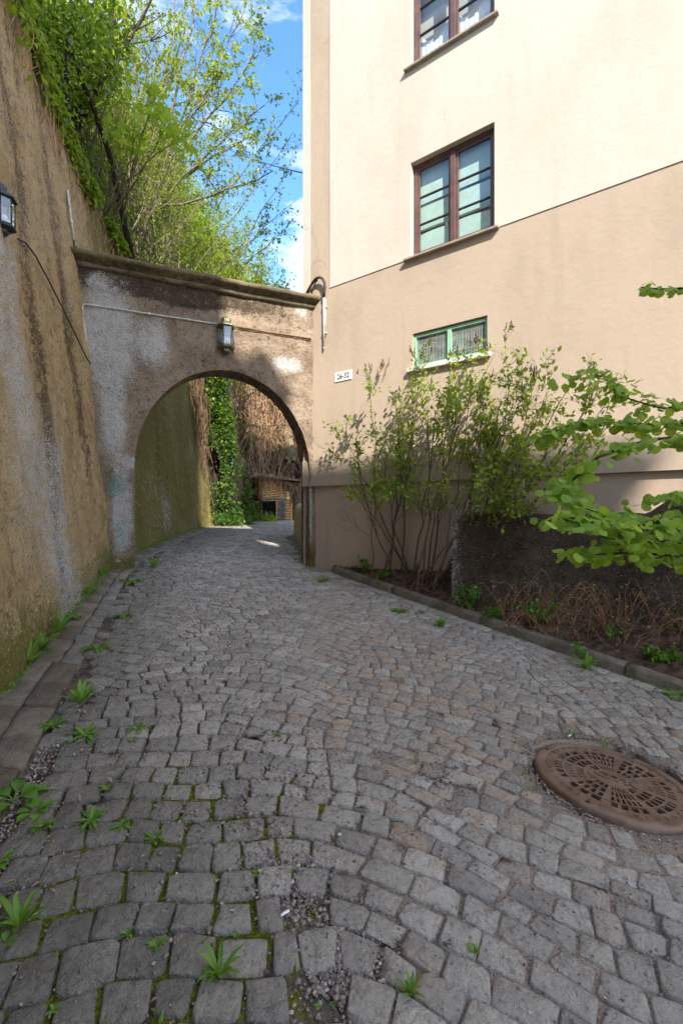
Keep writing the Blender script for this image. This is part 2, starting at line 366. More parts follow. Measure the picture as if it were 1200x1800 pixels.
# ------------------------------------------------------------ cobbles
def offs(s, t):
    x = s+.30-.25*np.sin(t*.9)
    r = -.66*(np.sqrt(np.clip(x, 0, 9)**2+.12)-.346)
    l = -.16*(np.sqrt(np.clip(-x, 0, 9)**2+.12)-.346)
    r = r+.62*.35*np.log1p(np.exp(np.clip((x-1.5)/.35, -20, 20)))
    fan = np.abs(((s/1.45+.12*np.sin(t*.8)) % 1)-.5)*2; return r+l+.04*np.sin(s*2.1+t*1.3)-.20*fan**1.6*sstep(t, 2.1, 3.6)+.06
ROW = .128
stones = []; holes = []
def cobble(q, tone, warm, damp):
    """q: 4 corners (2D) ccw -> V, tris, quads of a worn sett"""
    q = np.array(q); c = q.mean(0); q = c+(q-c)*1
    ring = []
    ch = RNG.uniform(.06, .20, 4)
    for k in range(4):
        a, b, d = q[k-1], q[k], q[(k+1) % 4]
        ring.append(b+(a-b)*ch[k]*RNG.uniform(.5, 1.0)); ring.append(b+(d-b)*ch[k]*RNG.uniform(.5, 1.0))
    for k in range(4):  # a bulge on each side
        pass
    ring = np.array(ring); n = len(ring)
    ring = ring+RNG.normal(0, .0042, ring.shape)
    mos = np.clip(1.15-np.hypot((c[0]+.6)/.85, (c[1]-1.9)/1.15), 0, 1)
    gap = RNG.uniform(.004, .012) if RNG.random() < mos else RNG.uniform(.001, .005) if RNG.random() < .8 else RNG.uniform(.006, .012)
    dirc = c-ring; dl = np.linalg.norm(dirc, axis=1)[:, None]
    o0 = ring+dirc/dl*gap*.6; o1 = ring+dirc/dl*(gap+.003); o2 = ring+dirc/dl*(gap+.011)
    hz = RNG.normal(0, .0028); tx, ty = RNG.normal(0, .016, 2)
    def zz(p, h): return gz(p[:, 0], p[:, 1])+h+hz+(p[:, 0]-c[0])*tx+(p[:, 1]-c[1])*ty
    b = .0012+RNG.normal(0, .001)
    V = [np.column_stack([o0, zz(o0, -.034)]), np.column_stack([o1, zz(o1, -.0035+RNG.normal(0, .0012, n))]), np.column_stack([o2, zz(o2, -.0005+RNG.normal(0, .0012, n))]),
         np.column_stack([c[None], zz(c[None], b)])]
    V = np.concatenate(V); i = np.arange(n); j = (i+1) % n
    quads = np.concatenate([np.stack([i, j, n+j, n+i], 1), np.stack([n+i, n+j, 2*n+j, 2*n+i], 1)])
    tris = np.stack([2*n+i, 2*n+j, np.full(n, 3*n)], 1)
    return V, tris, quads, tone, warm, damp, c
def add_stone(q):
    q = np.array(q); c = q.mean(0)
    X, Y = c
    tone = np.clip(RNG.normal(.5, .24), 0, 1)
    lw = sstep(X, -1.6+.0*Y, .4)
    warm = np.clip((.15+.4*np.exp(-((X-.3)/1.2)**2))*sstep(Y, 1.2, 3.2)+RNG.normal(0, .22), -.4, 1)*lw
    damp = np.clip(.75*sstep(X-road_l(Y), 1.0, .1)+.75*np.clip(1-np.hypot((X+.75)/.9, (Y-1.6)/1.3), 0, 1), 0, .9)
    s = cobble(q, tone, warm, damp)
    px, py = pix(X, Y, float(gz(X, Y)))
    vis = (-60 < px < 1260) and (py < 1860) and Y > 1
    a = q; ar = .5*abs(np.dot(a[:, 0], np.roll(a[:, 1], 1))-np.dot(a[:, 1], np.roll(a[:, 0], 1)))
    if vis or (Y > .5 and abs(X) < 3.2): stones.append((ar/(Y**3) if vis else 0, s))
t = -2.0
while t < 25:
    rowh = ROW*RNG.uniform(.9, 1.12) if t < 14 else ROW*1.2
    s = road_l(max(t, .5))-.6+RNG.uniform(0, .15); pts = []
    jt = RNG.normal(0, .006, 200)
    while s < 5.2:
        pts.append(s); wdt = ROW*RNG.choice([RNG.uniform(.82, 1.18), RNG.uniform(1.2, 1.55)], p=[.86, .14])
        s += wdt*(.93 if s > -.3 else 1)
    pts = np.array(pts)
    lo = np.column_stack([pts, t+offs(pts, t)+.02*np.sin(pts*9+t*5)])
    m = np.gradient(lo[:, 1], pts); m = np.clip(m, -1.2, 1.2)
    hs_ = -m*rowh/(1+m*m)*1.0
    s2 = pts+hs_+RNG.normal(0, .006, len(pts))
    up = np.column_stack([s2, t+rowh+offs(s2, t+rowh)+.02*np.sin(s2*9+(t+rowh)*5)])
    for k in range(len(pts)-1):
        q = [lo[k], lo[k+1], up[k+1], up[k]]; c = np.mean(q, 0)
        if c[1] < .5 or c[1] > 24: continue
        if not (road_l(c[1])+.07 < c[0] < road_r(c[1])-(.20 if c[1] < 7.4 else .03)): continue
        if np.hypot(*(c-MHC)) < MHR+.085: continue
        # holes filled with gravel
        if np.hypot(c[0]-.27, (c[1]-2.72)) < .085: continue
        if np.hypot(c[0]+.16, (c[1]-1.72)) < .11 and RNG.random() < .8: continue
        if np.hypot(c[0]+.02, (c[1]-1.50)) < .09 and RNG.random() < .8: continue
        if RNG.random() < .005: holes.append(c); continue
        add_stone(q)
    t += rowh
# single row of setts along the kerb
kd = np.array([1.47/1, -1.96]); kd = np.array([2.84, -3.78]); kd = kd/np.linalg.norm(kd); kn = np.array([-kd[1], kd[0]])*-1   # kn: towards the road
k0 = np.array([-.15, 7.6]); a = 0.15
while a < 8.2:
    wdt = RNG.uniform(.13, .2); b0 = k0+kd*a+kn*.02; b1 = k0+kd*(a+wdt)+kn*.02
    q = [b0+kn*.135, b0, b1, b1+kn*RNG.uniform(.125, .145)]
    ctr = np.mean(q, 0)
    q = q[::-1]
    if ctr[1] > .6: add_stone(q)
    a += wdt
# old row of setts inside the gutter strip
y = .8
while y < 13:
    wdt = RNG.uniform(.15, .24); fr = .62
    xa = wallx(y)+(road_l(y)-wallx(y))*fr; xb = road_l(y)+.0
    xa2 = wallx(y+wdt)+(road_l(y+wdt)-wallx(y+wdt))*fr; xb2 = road_l(y+wdt)
    if y > 3.3: add_stone([(xa, y), (xb, y), (xb2, y+wdt), (xa2, y+wdt)])
    y += wdt
stones.sort(key=lambda k: -k[0])
road = thing('cobblestone_road', 'grey and rust tinted granite sett paving climbing through the arch', None, (0, 0, 0)); tag(road, kind='structure')
rest = MB()
for i, (ar, (V, tr, qd, tone, warm, damp, c)) in enumerate(stones):
    if i < 298:
        o = MB().add(V, [tr, qd], tone=tone, warm=warm, damp=damp)
        part('cobble', o, M_stone, road, True, (c[0], c[1], float(gz(c[0], c[1]))))
    else: rest.add(V, [tr, qd], tone=tone, warm=warm, damp=damp)
tag(part('cobble_paving', rest, M_stone, road), kind='stuff')
print('stones', len(stones))

# gutter slabs between wall and setts
gut = thing('stone_gutter', 'strip of brown flagstones between the tall left wall and the setts', None, (-2.5, 4, float(gz(-2.5, 4)))); tag(gut, kind='structure')
y = .6
while y < 12.6:
    Ls = RNG.uniform(.45, .85) if y < 3.3 else RNG.uniform(.3, .5)
    for fa, fb in (((-.1, .48), (.5, 1.0)) if y < 3.3 else ((-.1, .6),)):
        def cn(yy, f): return np.array([wallx(yy)+(road_l(yy)-wallx(yy))*f, yy])
        q = np.array([cn(y+.008, fa+.01), cn(y+.008, fb-.01), cn(y+Ls-.006, fb-.01), cn(y+Ls-.006, fa+.01)])+RNG.normal(0, .005, (4, 2))
        g = []
        for k in range(4):
            for f in np.linspace(0, 1, 6)[:-1]: g.append(q[k]*(1-f)+q[(k+1) % 4]*f)
        g = np.array(g)+RNG.normal(0, .0035, (20, 2)); c = g.mean(0); n = 20; hz = RNG.normal(.008 if y < 3.3 else .0, .005); tl = RNG.normal(0, .02, 2)
        g2 = g+(c-g)/np.linalg.norm(c-g, axis=1)[:, None]*.01
        def z3(p, h): return np.column_stack([p, gz(p[:, 0], p[:, 1])+h+hz+(p-c)@tl])
        inner = c+(g-c)*.55
        Vv = np.concatenate([z3(g, -.06), z3(g, -.009), z3(g2, 0), z3(inner, .002+RNG.normal(0, .003, 20)), z3(c[None], 0)])
        i = np.arange(n); j = (i+1) % n
        o = MB().add(Vv, [np.concatenate([np.stack([i+n*k, j+n*k, j+n*(k+1), i+n*(k+1)], 1) for k in range(3)]), np.stack([3*n+i, 3*n+j, np.full(n, 4*n)], 1)], tone=RNG.random())
        part('flagstone', o, M_slab, gut, True, (c[0], c[1], float(gz(*c))))
    y += Ls

# kerb on the right
kerb = thing('granite_kerb', 'long rough granite kerb edging the planting bed', None, (1.2, 5.6, .4)); tag(kerb, kind='structure')
a = 0.
for Lk in (1.35, 1.45, 1.5, 1.45, 1.6, 1.5):
    n = 14; mbk = MB(); Vs = []
    sec = [(0.0, -.2), (.004, .075), (.018, .105), (.06, .113), (.105, .108), (.12, .085), (.12, -.2)]
    for i in range(n+1):
        d = a+.008+(Lk-.016)*i/n; p0 = k0+kd*d
        for (ox, oz) in sec:
            p = p0-kn*(ox-.0)+0
            zt = gz(*p0); nn = fbm(np.array([p[0]*7, p[1]*7, oz*20+5]), 3)*.012
            Vs.append([p[0]+kn[0]*nn, p[1]+kn[1]*nn, zt+oz+nn*.8-.02])
    m = len(sec); q = [[i*m+k, i*m+k+1, (i+1)*m+k+1, (i+1)*m+k] for i in range(n) for k in range(m-1)]
    mbk.add(Vs, [q, [list(range(m))[::-1], [n*m+k for k in range(m)]]], tone=RNG.uniform(.55, 1.))
    pc = k0+kd*(a+Lk/2)
    part('kerb_stone', mbk, M_slab, kerb, True, (pc[0], pc[1], float(gz(*pc)))); a += Lk

# ------------------------------------------------------------ house
T2 = np.array([1.3165, -1.0]); T2 /= np.linalg.norm(T2)       # along the facade, to the right
N2 = np.array([-1.0, -1.3165]); N2 /= np.linalg.norm(N2)      # outward
H0 = np.array([(-67)/F*(8500/(1119-67)), 8500/(1119-67)])     # corner
def fq(px):      # facade coordinate of a picture column
    u = px-600; Yv = 8500/(1119+u); return float((np.array([u/F*Yv, Yv])-H0)@T2)
def fz(px, py): Yv = 8500/(1119+px-600); return CAMZ+(HOR-py)/F*Yv
def FP(q, z, out=0.):
    p = H0+T2*q+N2*out; return np.array([p[0], p[1], z])
AXF = [np.array([T2[0], T2[1], 0]), np.array([N2[0], N2[1], 0]), np.array([0, 0, 1.])]
def fbox(mb, q0, q1, z0, z1, o0, o1, mi=0):
    c = FP((q0+q1)/2, (z0+z1)/2, (o0+o1)/2); return mb.box(c, (q1-q0, o1-o0, z1-z0), ax=AXF, mi=mi)
house = thing('apartment_house', 'tall cream and tan plastered house with a stepped base, right of the stone arch', 'house', tuple(FP(5, .4)))
qe, ztop, zp = 13.0, 16.0, 5.16
qa, qb, qc, qd_ = fq(545), fq(580), fq(722), fq(869)
qg0, qg1 = fq(725), fq(856)
wins = [(qc, qd_, zp+.0, 6.51), (qc, qd_, 7.85, 9.2), (qc, qd_, 10.55, 11.9), (qg0, qg1, 3.58, 4.09),
        (qd_+3.2, qd_+4.8, zp, 6.51), (qd_+3.2, qd_+4.8, 7.85, 9.2), (qd_+3.2, qd_+4.8, 10.55, 11.9)]
cuts_q = sorted({0, qa, qb, qe} | {x for w_ in wins for x in w_[:2]})
cuts_z = sorted({2.0, 2.42, zp, ztop} | {x for w_ in wins for x in w_[2:]})
wall = MB()
CRM = .010
def cell(q0, q1, z0, z1, out, mi):
    wall.add([FP(q0, z0, out), FP(q1, z0, out), FP(q1, z1, out), FP(q0, z1, out)], [[[0, 1, 2, 3]]], mi)
for i in range(len(cuts_q)-1):
    for j in range(len(cuts_z)-1):
        q0, q1, z0, z1 = cuts_q[i], cuts_q[i+1], cuts_z[j], cuts_z[j+1]; qm, zm = (q0+q1)/2, (z0+z1)/2
        if any(w_[0] < qm < w_[1] and w_[2] < zm < w_[3] for w_ in wins): continue
        if zm > zp: mi, out = (0, CRM) if (qm > qb or qm < qa) else (1, 0)
        elif zm < 2.42: mi, out = 1, .022
        else: mi, out = 1, 0
        # subdivide for gentle waviness
        nq = max(1, int((q1-q0)/.4)); nz = max(1, int((z1-z0)/.4))
        for a_ in range(nq):
            for b_ in range(nz): cell(q0+(q1-q0)*a_/nq, q0+(q1-q0)*(a_+1)/nq, z0+(z1-z0)*b_/nz, z0+(z1-z0)*(b_+1)/nz, out, mi)
def strip(q0, q1, z0, z1, o0, o1, mi, flat):   # connecting faces between offsets
    if flat == 'h': wall.add([FP(q0, z0, o0), FP(q1, z0, o0), FP(q1, z0, o1), FP(q0, z0, o1)], [[[0, 1, 2, 3]]], mi)
    else: wall.add([FP(q0, z0, o0), FP(q0, z1, o0), FP(q0, z1, o1), FP(q0, z0, o1)], [[[0, 1, 2, 3]]], mi)
strip(0, qe, 2.42, 0, 0, .022, 1, 'h'); strip(qb, qe, zp, 0, 0, CRM, 0, 'h'); strip(0, qa, zp, 0, 0, CRM, 0, 'h')
strip(qb, 0, zp, ztop, 0, CRM, 0, 'v'); strip(qa, 0, zp, ztop, 0, CRM, 0, 'v')
strip(0, qe, 2.0, 0, -.035, .022, 1, 'h'); strip(0, 0, 0, ztop, 0, -.3, 1, 'v')
# lower wall, set back
for a_ in range(26):
    q0, q1 = qe*a_/26, qe*(a_+1)/26
    wall.add([FP(q0, -1, -.035), FP(q1, -1, -.035), FP(q1, 2, -.035), FP(q0, 2, -.035)], [[[0, 1, 2, 3]]], 2)
for (q0, q1, z0, z1) in wins:    # reveals
    d = -.16; o = CRM if z1 > zp+.1 else 0; mi = 0 if z1 > zp+.1 else 1
    wall.add([FP(q0, z0, o), FP(q1, z0, o), FP(q1, z1, o), FP(q0, z1, o), FP(q0, z0, d), FP(q1, z0, d), FP(q1, z1, d), FP(q0, z1, d)],
             [[[0, 4, 5, 1], [1, 5, 6, 2], [2, 6, 7, 3], [3, 7, 4, 0]]], mi)
part('facade', wall, [M_cream, M_tan, M_base], house, False)
mbx = MB(); BD = 9.0      # body behind the facade
cs_ = [FP(0.0, -1, -.3), FP(qe, -1, -.3), FP(qe, -1, -BD), FP(0.0, -1, -BD)]; cs_ = np.array(cs_)
up = cs_+np.array([0, 0, ztop+1]);
mbx.add(np.concatenate([cs_, up]), [[[0, 1, 5, 4], [1, 2, 6, 5], [2, 3, 7, 6], [3, 0, 4, 7]]], 0)
cs2 = np.array([FP(0, 0, .01), FP(0, 0, -.3)]); mbx.add([FP(0, 2, .0), FP(0, 2, -.3), FP(0, ztop, -.3), FP(0, ztop, 0)], [[[0, 1, 2, 3]]], 0)
mbx.add([FP(0, -1, -.035), FP(0, -1, -.3), FP(0, 2, -.3), FP(0, 2, -.035)], [[[0, 1, 2, 3]]], 0)
mbx.add([FP(qe, -1, 0), FP(qe, -1, -.3), FP(qe, ztop, -.3), FP(qe, ztop, 0)], [[[0, 1, 2, 3]]], 0)
part('rear_walls', mbx, M_cream, house, False)
rf = MB(); rf.add([FP(-.35, ztop, .4), FP(qe+.4, ztop, .4), FP(qe+.4, ztop, -BD-.4), FP(-.35, ztop, -BD-.4), FP(1.5, ztop+2.4, -BD/2), FP(qe-2, ztop+2.4, -BD/2)],
       [[[0, 1, 5, 4], [2, 3, 4, 5]], [[1, 2, 5], [3, 0, 4]], [[3, 2, 1, 0]]])
M_roof = simple('roof_tiles', (.16, .06, .04), .8, .2)
part('roof', rf, M_roof, house, False)
def window(q0, q1, z0, z1, kind):
    f = MB(); O = -.075; t = .055
    for a_, b_, c_, d_ in ((q0, q0+t, z0, z1), (q1-t, q1, z0, z1)): fbox(f, a_, b_, c_, d_, O-.06, O)
    fbox(f, q0+t, q1-t, z1-t, z1, O-.06, O-.001); fbox(f, q0+t, q1-t, z0+.02, z0+.02+t, O-.06, O-.001)
    qm = (q0+q1)/2; fbox(f, qm-.035, qm+.035, z0+.02+t, z1-t, O-.055, O+.012)
    w_ = part('window', f, M_brownwin, house, False, bev=.004)
    for k, (a_, b_) in enumerate(((q0+t, qm-.035), (qm+.035, q1-t))):
        s_ = MB(); zz0, zz1 = z0+.02+t, z1-t; e = .035
        for r in ((a_, a_+e, zz0, zz1), (b_-e, b_, zz0, zz1), (a_+e, b_-e, zz0, zz0+e), (a_+e, b_-e, zz1-e, zz1)): fbox(s_, *r, O-.05, O-.012)
        part('sash', s_, M_brownwin, w_, False, bev=.003)
        for j in (1, 2):
            zb = zz0+e+(zz1-zz0-2*e)*j/3; br = MB(); fbox(br, a_+e, b_-e, zb-.009, zb+.009, O-.046, O-.016); part('glazing_bar', br, M_bar, w_, False)
        for j in range(3):
            h3 = (zz1-zz0-2*e)/3; za = zz0+e+h3*j+.004; p_ = MB(); nn = 5
            oo = O-.032+RNG.normal(0, .0006)
            gx = np.linspace(a_+e-.002, b_-e+.002, nn); gzv = np.linspace(za-.006, za+h3-.002, nn)
            Vv = [FP(x_, z_, oo+.0022*math.sin(3.1*ix+j*2+k)+.0018*math.cos(2.2*iz+j)) for iz, z_ in enumerate(gzv) for ix, x_ in enumerate(gx)]
            p_.add(Vv, [[[r*nn+c, r*nn+c+1, (r+1)*nn+c+1, (r+1)*nn+c] for r in range(nn-1) for c in range(nn-1)]])
            part('pane', p_, M_glass, w_, True)
        cu = MB(); n = 40
        if kind == 'curtain':
            qs = np.linspace(a_+.03, b_-.02, n); fl = .0035*np.sin(np.arange(n)*1.1)
            top = z0+.44+.09*np.sin((qs-a_)/(b_-a_)*6.3+1.9+k*.5)
            Vv = np.array([FP(x_, z_, -.165+f_) for x_, f_, t_ in zip(qs, fl, top) for z_ in (z0+.05, t_)])
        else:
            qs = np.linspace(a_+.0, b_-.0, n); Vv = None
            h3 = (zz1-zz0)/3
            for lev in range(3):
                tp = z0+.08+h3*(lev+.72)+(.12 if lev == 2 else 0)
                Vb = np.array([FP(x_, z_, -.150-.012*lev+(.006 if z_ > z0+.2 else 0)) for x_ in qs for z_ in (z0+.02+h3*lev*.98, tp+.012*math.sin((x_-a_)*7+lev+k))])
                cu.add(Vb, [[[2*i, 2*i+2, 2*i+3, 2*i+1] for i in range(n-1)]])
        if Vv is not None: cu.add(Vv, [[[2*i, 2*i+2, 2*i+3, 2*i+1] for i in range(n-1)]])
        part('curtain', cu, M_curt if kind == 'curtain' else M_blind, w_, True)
    rm = MB(); Vr = [FP(x_, z_, o_) for o_ in (-.162, -1.6) for x_ in (q0-.02, q1+.02) for z_ in (z0-.01, z1+.01)]
    rm.add(Vr, [[[4, 5, 7, 6], [0, 1, 5, 4], [2, 6, 7, 3], [0, 4, 6, 2], [1, 3, 7, 5]]]); part('room_behind', rm, M_room, w_, False)
    si = MB(); fbox(si, q0-.09, q1+.06, z0-.024, z0+.006, -.13, .065); part('sill', si, M_sill, w_, False, bev=.004)
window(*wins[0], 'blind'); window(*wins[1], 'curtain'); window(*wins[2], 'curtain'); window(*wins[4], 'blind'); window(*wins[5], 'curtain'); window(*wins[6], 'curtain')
# green cellar window with wire grille
q0, q1, z0, z1 = wins[3]; f = MB(); t_ = .04; O = -.03; qm = (q0+q1)/2
for r in ((q0+.002, q0+t_, z0+.03, z1-.015), (q1-t_, q1-.002, z0+.03, z1-.015), (q0+t_, q1-t_, z1-.015-t_, z1-.015), (q0+t_, q1-t_, z0+.03, z0+.03+t_), (qm-.028, qm+.028, z0+.03+t_, z1-.015-t_)): fbox(f, *r, O-.05, O)
gw = part('cellar_window', f, M_green, house, False, bev=.003); gw['label'] = 'green framed cellar window behind a wire grille'
for a_, b_ in ((q0+t_, qm-.028), (qm+.028, q1-t_)):
    g = MB(); zz0, zz1 = z0+.03+t_, z1-.015-t_
    for x_ in np.arange(a_+.011, b_, .0215): fbox(g, x_-.0022, x_+.0022, zz0, zz1, O-.028, O-.024)
    for z_ in np.arange(zz0+.011, zz1, .0215): fbox(g, a_, b_, z_-.0022, z_+.0022, O-.033, O-.0285)
    part('grille', g, M_mesh, gw, False)
    s_ = MB()   # small slatted shutter leaf inside
    for k in range(12): fbox(s_, a_+.004, a_+.13, zz0+.01+k*.025, zz0+.026+k*.025, O-.065, O-.05)
    fbox(s_, a_+.13, a_+.145, zz0, zz0+.31, O-.068, O-.046); part('shutter', s_, M_green, gw, False)
    p_ = MB(); p_.add([FP(a_, zz0, O-.09), FP(b_, zz0, O-.09), FP(b_, zz1, O-.09), FP(a_, zz1, O-.09)], [[[0, 1, 2, 3]]]); part('pane', p_, M_lglass, gw, False)
rm = MB(); Vr = [FP(x_, z_, o_) for o_ in (-.162, -1.2) for x_ in (q0-.02, q1+.02) for z_ in (z0-.01, z1+.01)]
rm.add(Vr, [[[4, 5, 7, 6], [0, 1, 5, 4], [2, 6, 7, 3], [0, 4, 6, 2], [1, 3, 7, 5]]]); part('room_behind', rm, M_room, gw, False)
si = MB(); fbox(si, q0-.06, q1+.05, z0-.03, z0+.022, -.12, .06); part('sill', si, M_wsill, gw, False, bev=.003)
def text_part(txt, size, name, m, parent, origin, xa, za, ext=.001, sc=(1, 1), frame=None):
    cu = bpy.data.curves.new(name, 'FONT'); cu.body = txt; cu.size = size; cu.extrude = ext; cu.offset = size*.012; cu.align_x = 'CENTER'; cu.align_y = 'CENTER'; cu.resolution_u = 4
    tmp = bpy.data.objects.new(name+'_source', cu); C.objects.link(tmp); dg = bpy.context.evaluated_depsgraph_get(); dg.update()
    me = bpy.data.meshes.new_from_object(tmp.evaluated_get(dg)); bpy.data.objects.remove(tmp)
    n = len(me.vertices); co = np.zeros(n*3, np.float32); me.vertices.foreach_get('co', co); co = co.reshape(-1, 3)
    xa = np.array(xa, float); za = np.array(za, float); no = np.cross(xa, za)
    Vv = co[:, :1]*sc[0]*xa+co[:, 1:2]*sc[1]*za+co[:, 2:]*no*1.0
    loc = np.array(origin, float); me.vertices.foreach_set('co', Vv.astype(np.float32).ravel()); me.materials.clear(); me.materials.append(m); me.update()
    o = bpy.data.objects.new(name, me); C.objects.link(o); o.parent = parent; o.location = loc-wloc(parent); return o
TX = np.array([T2[0], T2[1], 0]); ZZ = np.array([0, 0, 1.])
sq0, sq1 = fq(589), fq(618.5); sz = fz(604, 661)
ns = MB(); fbox(ns, sq0, sq1, sz-.072, sz+.072, .002, .012)
nso = solo('number_sign', ns, M_white, 'white enamel house number sign reading 26-32 on the tan wall', 'sign', tuple(FP((sq0+sq1)/2, sz, 0)), False, bev=.002)
text_part('26-32', .106, 'number', M_ink, nso, FP((sq0+sq1)/2, sz-.002, .0145), TX, ZZ, .0015, (.98, 1.1))

# ------------------------------------------------------------ arch
AD = np.array([1910., 850.]); AD /= np.linalg.norm(AD); AN = np.array([AD[1], -AD[0]])    # AN: outward (to camera)
A0 = np.array([-.5, 8.159/(1+.0005236*(-0))]); A0 = np.array([0., 8.159])
def aq(px): u = px-600; Yv = 8.159/(1-.0005236*u*1.0); return float((np.array([u/F*Yv, Yv])-A0)@AD)
def az(px, py): return CAMZ+(HOR-py)/F*(8.159/(1-.0005236*(px-600)))
def AP(q, z, out=0.): p = A0+AD*q+AN*out; return np.array([p[0], p[1], z])
AXA = [np.array([AD[0], AD[1], 0]), np.array([AN[0], AN[1], 0]), ZZ]
ql, qr = aq(237), aq(544); qc_ = (ql+qr)/2; ra = (qr-ql)/2; zs, zap = 2.22, az(392, 650)
arch = thing('stone_arch', 'weathered concrete gateway arch spanning the lane with a moulded cornice', 'arch', tuple(AP(qc_, .7)))
n1, n2 = 150, 40; outer_l, outer_r, zt = aq(200)-.9, aq(553)+.35, 5.0
th = []; 
inner = [(ql, .2+(zs-.2)*i/30) for i in range(30)]+[(qc_-ra*math.cos(math.pi*i/90), zs+(zap-zs)*math.sin(math.pi*i/90)) for i in range(91)]+[(qr, zs-(zs-.2)*i/30) for i in range(1, 31)]
inner = np.array(inner); ni = len(inner)
outer = []
for i, (q, z) in enumerate(inner):
    if i < 30: outer.append((outer_l, z*1.0))
    elif i > 120: outer.append((outer_r, z))
    else:
        a = (i-30)/90
        per = [(outer_l, zs), (outer_l, zt), (outer_r, zt), (outer_r, zs)]
        l1, l2 = zt-zs, outer_r-outer_l; tot = 2*l1+l2; s_ = a*tot
        if s_ < l1: outer.append((outer_l, zs+s_))
        elif s_ < l1+l2: outer.append((outer_l+s_-l1, zt))
        else: outer.append((outer_r, zt-(s_-l1-l2)))
outer = np.array(outer)
TH = .42
def facegrid(out, flip, nr=36):
    ts = (np.arange(nr+1)/nr)**1.0
    G = inner[:, None]*(1-ts[None, :, None])+outer[:, None]*ts[None, :, None]
    q, z = G[..., 0], G[..., 1]
    base = A0+q[..., None]*AD
    n_ = fbm(np.stack([q*1.6, z*1.6, q*0+out], -1), 5, .6)*.035+fbm(np.stack([q*9, z*9, q*0+9], -1), 4, .6)*.014
    n_ = n_-.03*np.exp(-ts[None]*9)*0
    lay = .012*np.sin(z*2*math.pi/.62+fbm(np.stack([q, z*0, z*0], -1), 2)*2)**8          # pour lines
    pit = np.clip(fbm(np.stack([q*16, z*16, q*0+3], -1), 3)-.30, 0, 1)*.05
    o_ = out+(n_-lay-pit)*(1 if out > -.1 else -1)
    V = np.concatenate([base+o_[..., None]*AN, z[..., None]], -1)
    i = (np.arange(ni-1)[:, None]*(nr+1)+np.arange(nr)).ravel(); f = np.stack([i, i+1, i+nr+2, i+nr+1], 1)
    if flip: f = f[:, ::-1]
    return V, f, q, z
ab = MB()
V, f, q, z = facegrid(0, False)
fb = fbm(np.stack([q*1.1, z*.8, q*0], -1), 4)
def blob(cx, cy, rx, ry, k=1): 
    c = (aq(cx), az(cx, cy)); Yv = 7.2
    return k*np.clip(1.35-np.hypot((q-c[0])/(rx/F*Yv), (z-c[1])/(ry/F*Yv)), 0, 1)
white = blob(190, 590, 48, 95)+blob(275, 605, 26, 50, .8)+blob(200, 740, 22, 70, .9)+blob(215, 900, 18, 80, .95)+blob(172, 492, 14, 14, .8)+blob(505, 640, 35, 16, .95)+blob(530, 545, 14, 20, .9)+blob(232, 812, 12, 14, .9)+blob(545, 900, 6, 60, .8)+blob(520, 510, 40, 10, .7)
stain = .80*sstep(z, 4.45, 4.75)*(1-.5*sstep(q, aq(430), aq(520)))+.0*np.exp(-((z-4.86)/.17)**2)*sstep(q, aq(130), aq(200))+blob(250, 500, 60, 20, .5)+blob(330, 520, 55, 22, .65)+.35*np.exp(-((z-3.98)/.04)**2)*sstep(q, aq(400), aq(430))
paint = blob(205, 855, 22, 20, .9)+blob(215, 930, 16, 45, .6)
mossa = .9*sstep(z, 1.25, .8)
white = np.clip(white, 0, .75); 
ab.add(V.reshape(-1, 3), [f], white=white.ravel(), stain=np.clip(stain, 0, .8).ravel(), moss=mossa.ravel(), paint=paint.ravel())
Vb, fb_, _, _ = facegrid(-TH, True, 8); ab.add(Vb.reshape(-1, 3), [fb_], moss=.5)
Vf = V[:, 0]; Vk = Vb[:, 0]; K = 10
sof = np.stack([Vf*(1-k/K)+Vk*k/K for k in range(K+1)], 1)
cen = AP(qc_, zs); pr = sof-cen; rad = pr/np.linalg.norm(pr, axis=-1, keepdims=True)
nn = fbm(sof*4, 4, .6); edge = np.exp(-((np.arange(K+1))/1.2))[None]
sof = sof+rad*(nn*.025-.0)[..., None]*np.array([0 if k in (0, K) else 1 for k in range(K+1)])[None, :, None]
i = (np.arange(ni-1)[:, None]*(K+1)+np.arange(K)).ravel(); ab.add(sof.reshape(-1, 3), [np.stack([i, i+K+1, i+K+2, i+1], 1)], moss=.25, stain=.5)
part('arch_wall', ab, M_arch, arch)
# rim moulding round the opening
# cornice: profile swept along the arch, joins built in lengths
prof = [(-.03, -.19), (.035, -.185), (.055, -.145), (.055, -.115), (.03, -.105), (.075, -.075), (.115, -.045), (.15, -.035), (.155, .02), (.145, .045), (.0, .07), (-.45, .08), (-.48, .05), (-.48, -.02), (-.43, -.1), (-.40, -.16)]
qs = np.arange(outer_l+.1, outer_r-.17, .05)
co = MB(); Vs = []; m = len(prof)
for q_ in qs:
    for k, (o_, z_) in enumerate(prof):
        nn = fbm(np.array([q_*9, o_*9, z_*20]), 3)*.014+fbm(np.array([q_*1.3, o_, z_]), 2)*.012; Vs.append(AP(q_, 5.05+z_*.78+nn*.5, o_+nn*.8))
Vs = np.array(Vs); n = len(qs); fq_ = [[i*m+k, (i+1)*m+k, (i+1)*m+(k+1) % m, i*m+(k+1) % m] for i in range(n-1) for k in range(m)]
mo = np.tile(np.array([.2, .2, .2, .2, .2, .25, .25, .3, .45, .6, .6, .4, .3, .2, .2, .2]), n)
stn = np.tile(np.array([.5, .45, .2, .3, .75, .6, .5, .3, .15, .2, .3, .3, .3, .3, .3, .3]), n)
co.add(Vs, [fq_, [list(range(m)), [(n-1)*m+k for k in range(m)][::-1]]], moss=mo*.8, stain=stn*.9)
part('cornice', co, M_corn, arch)

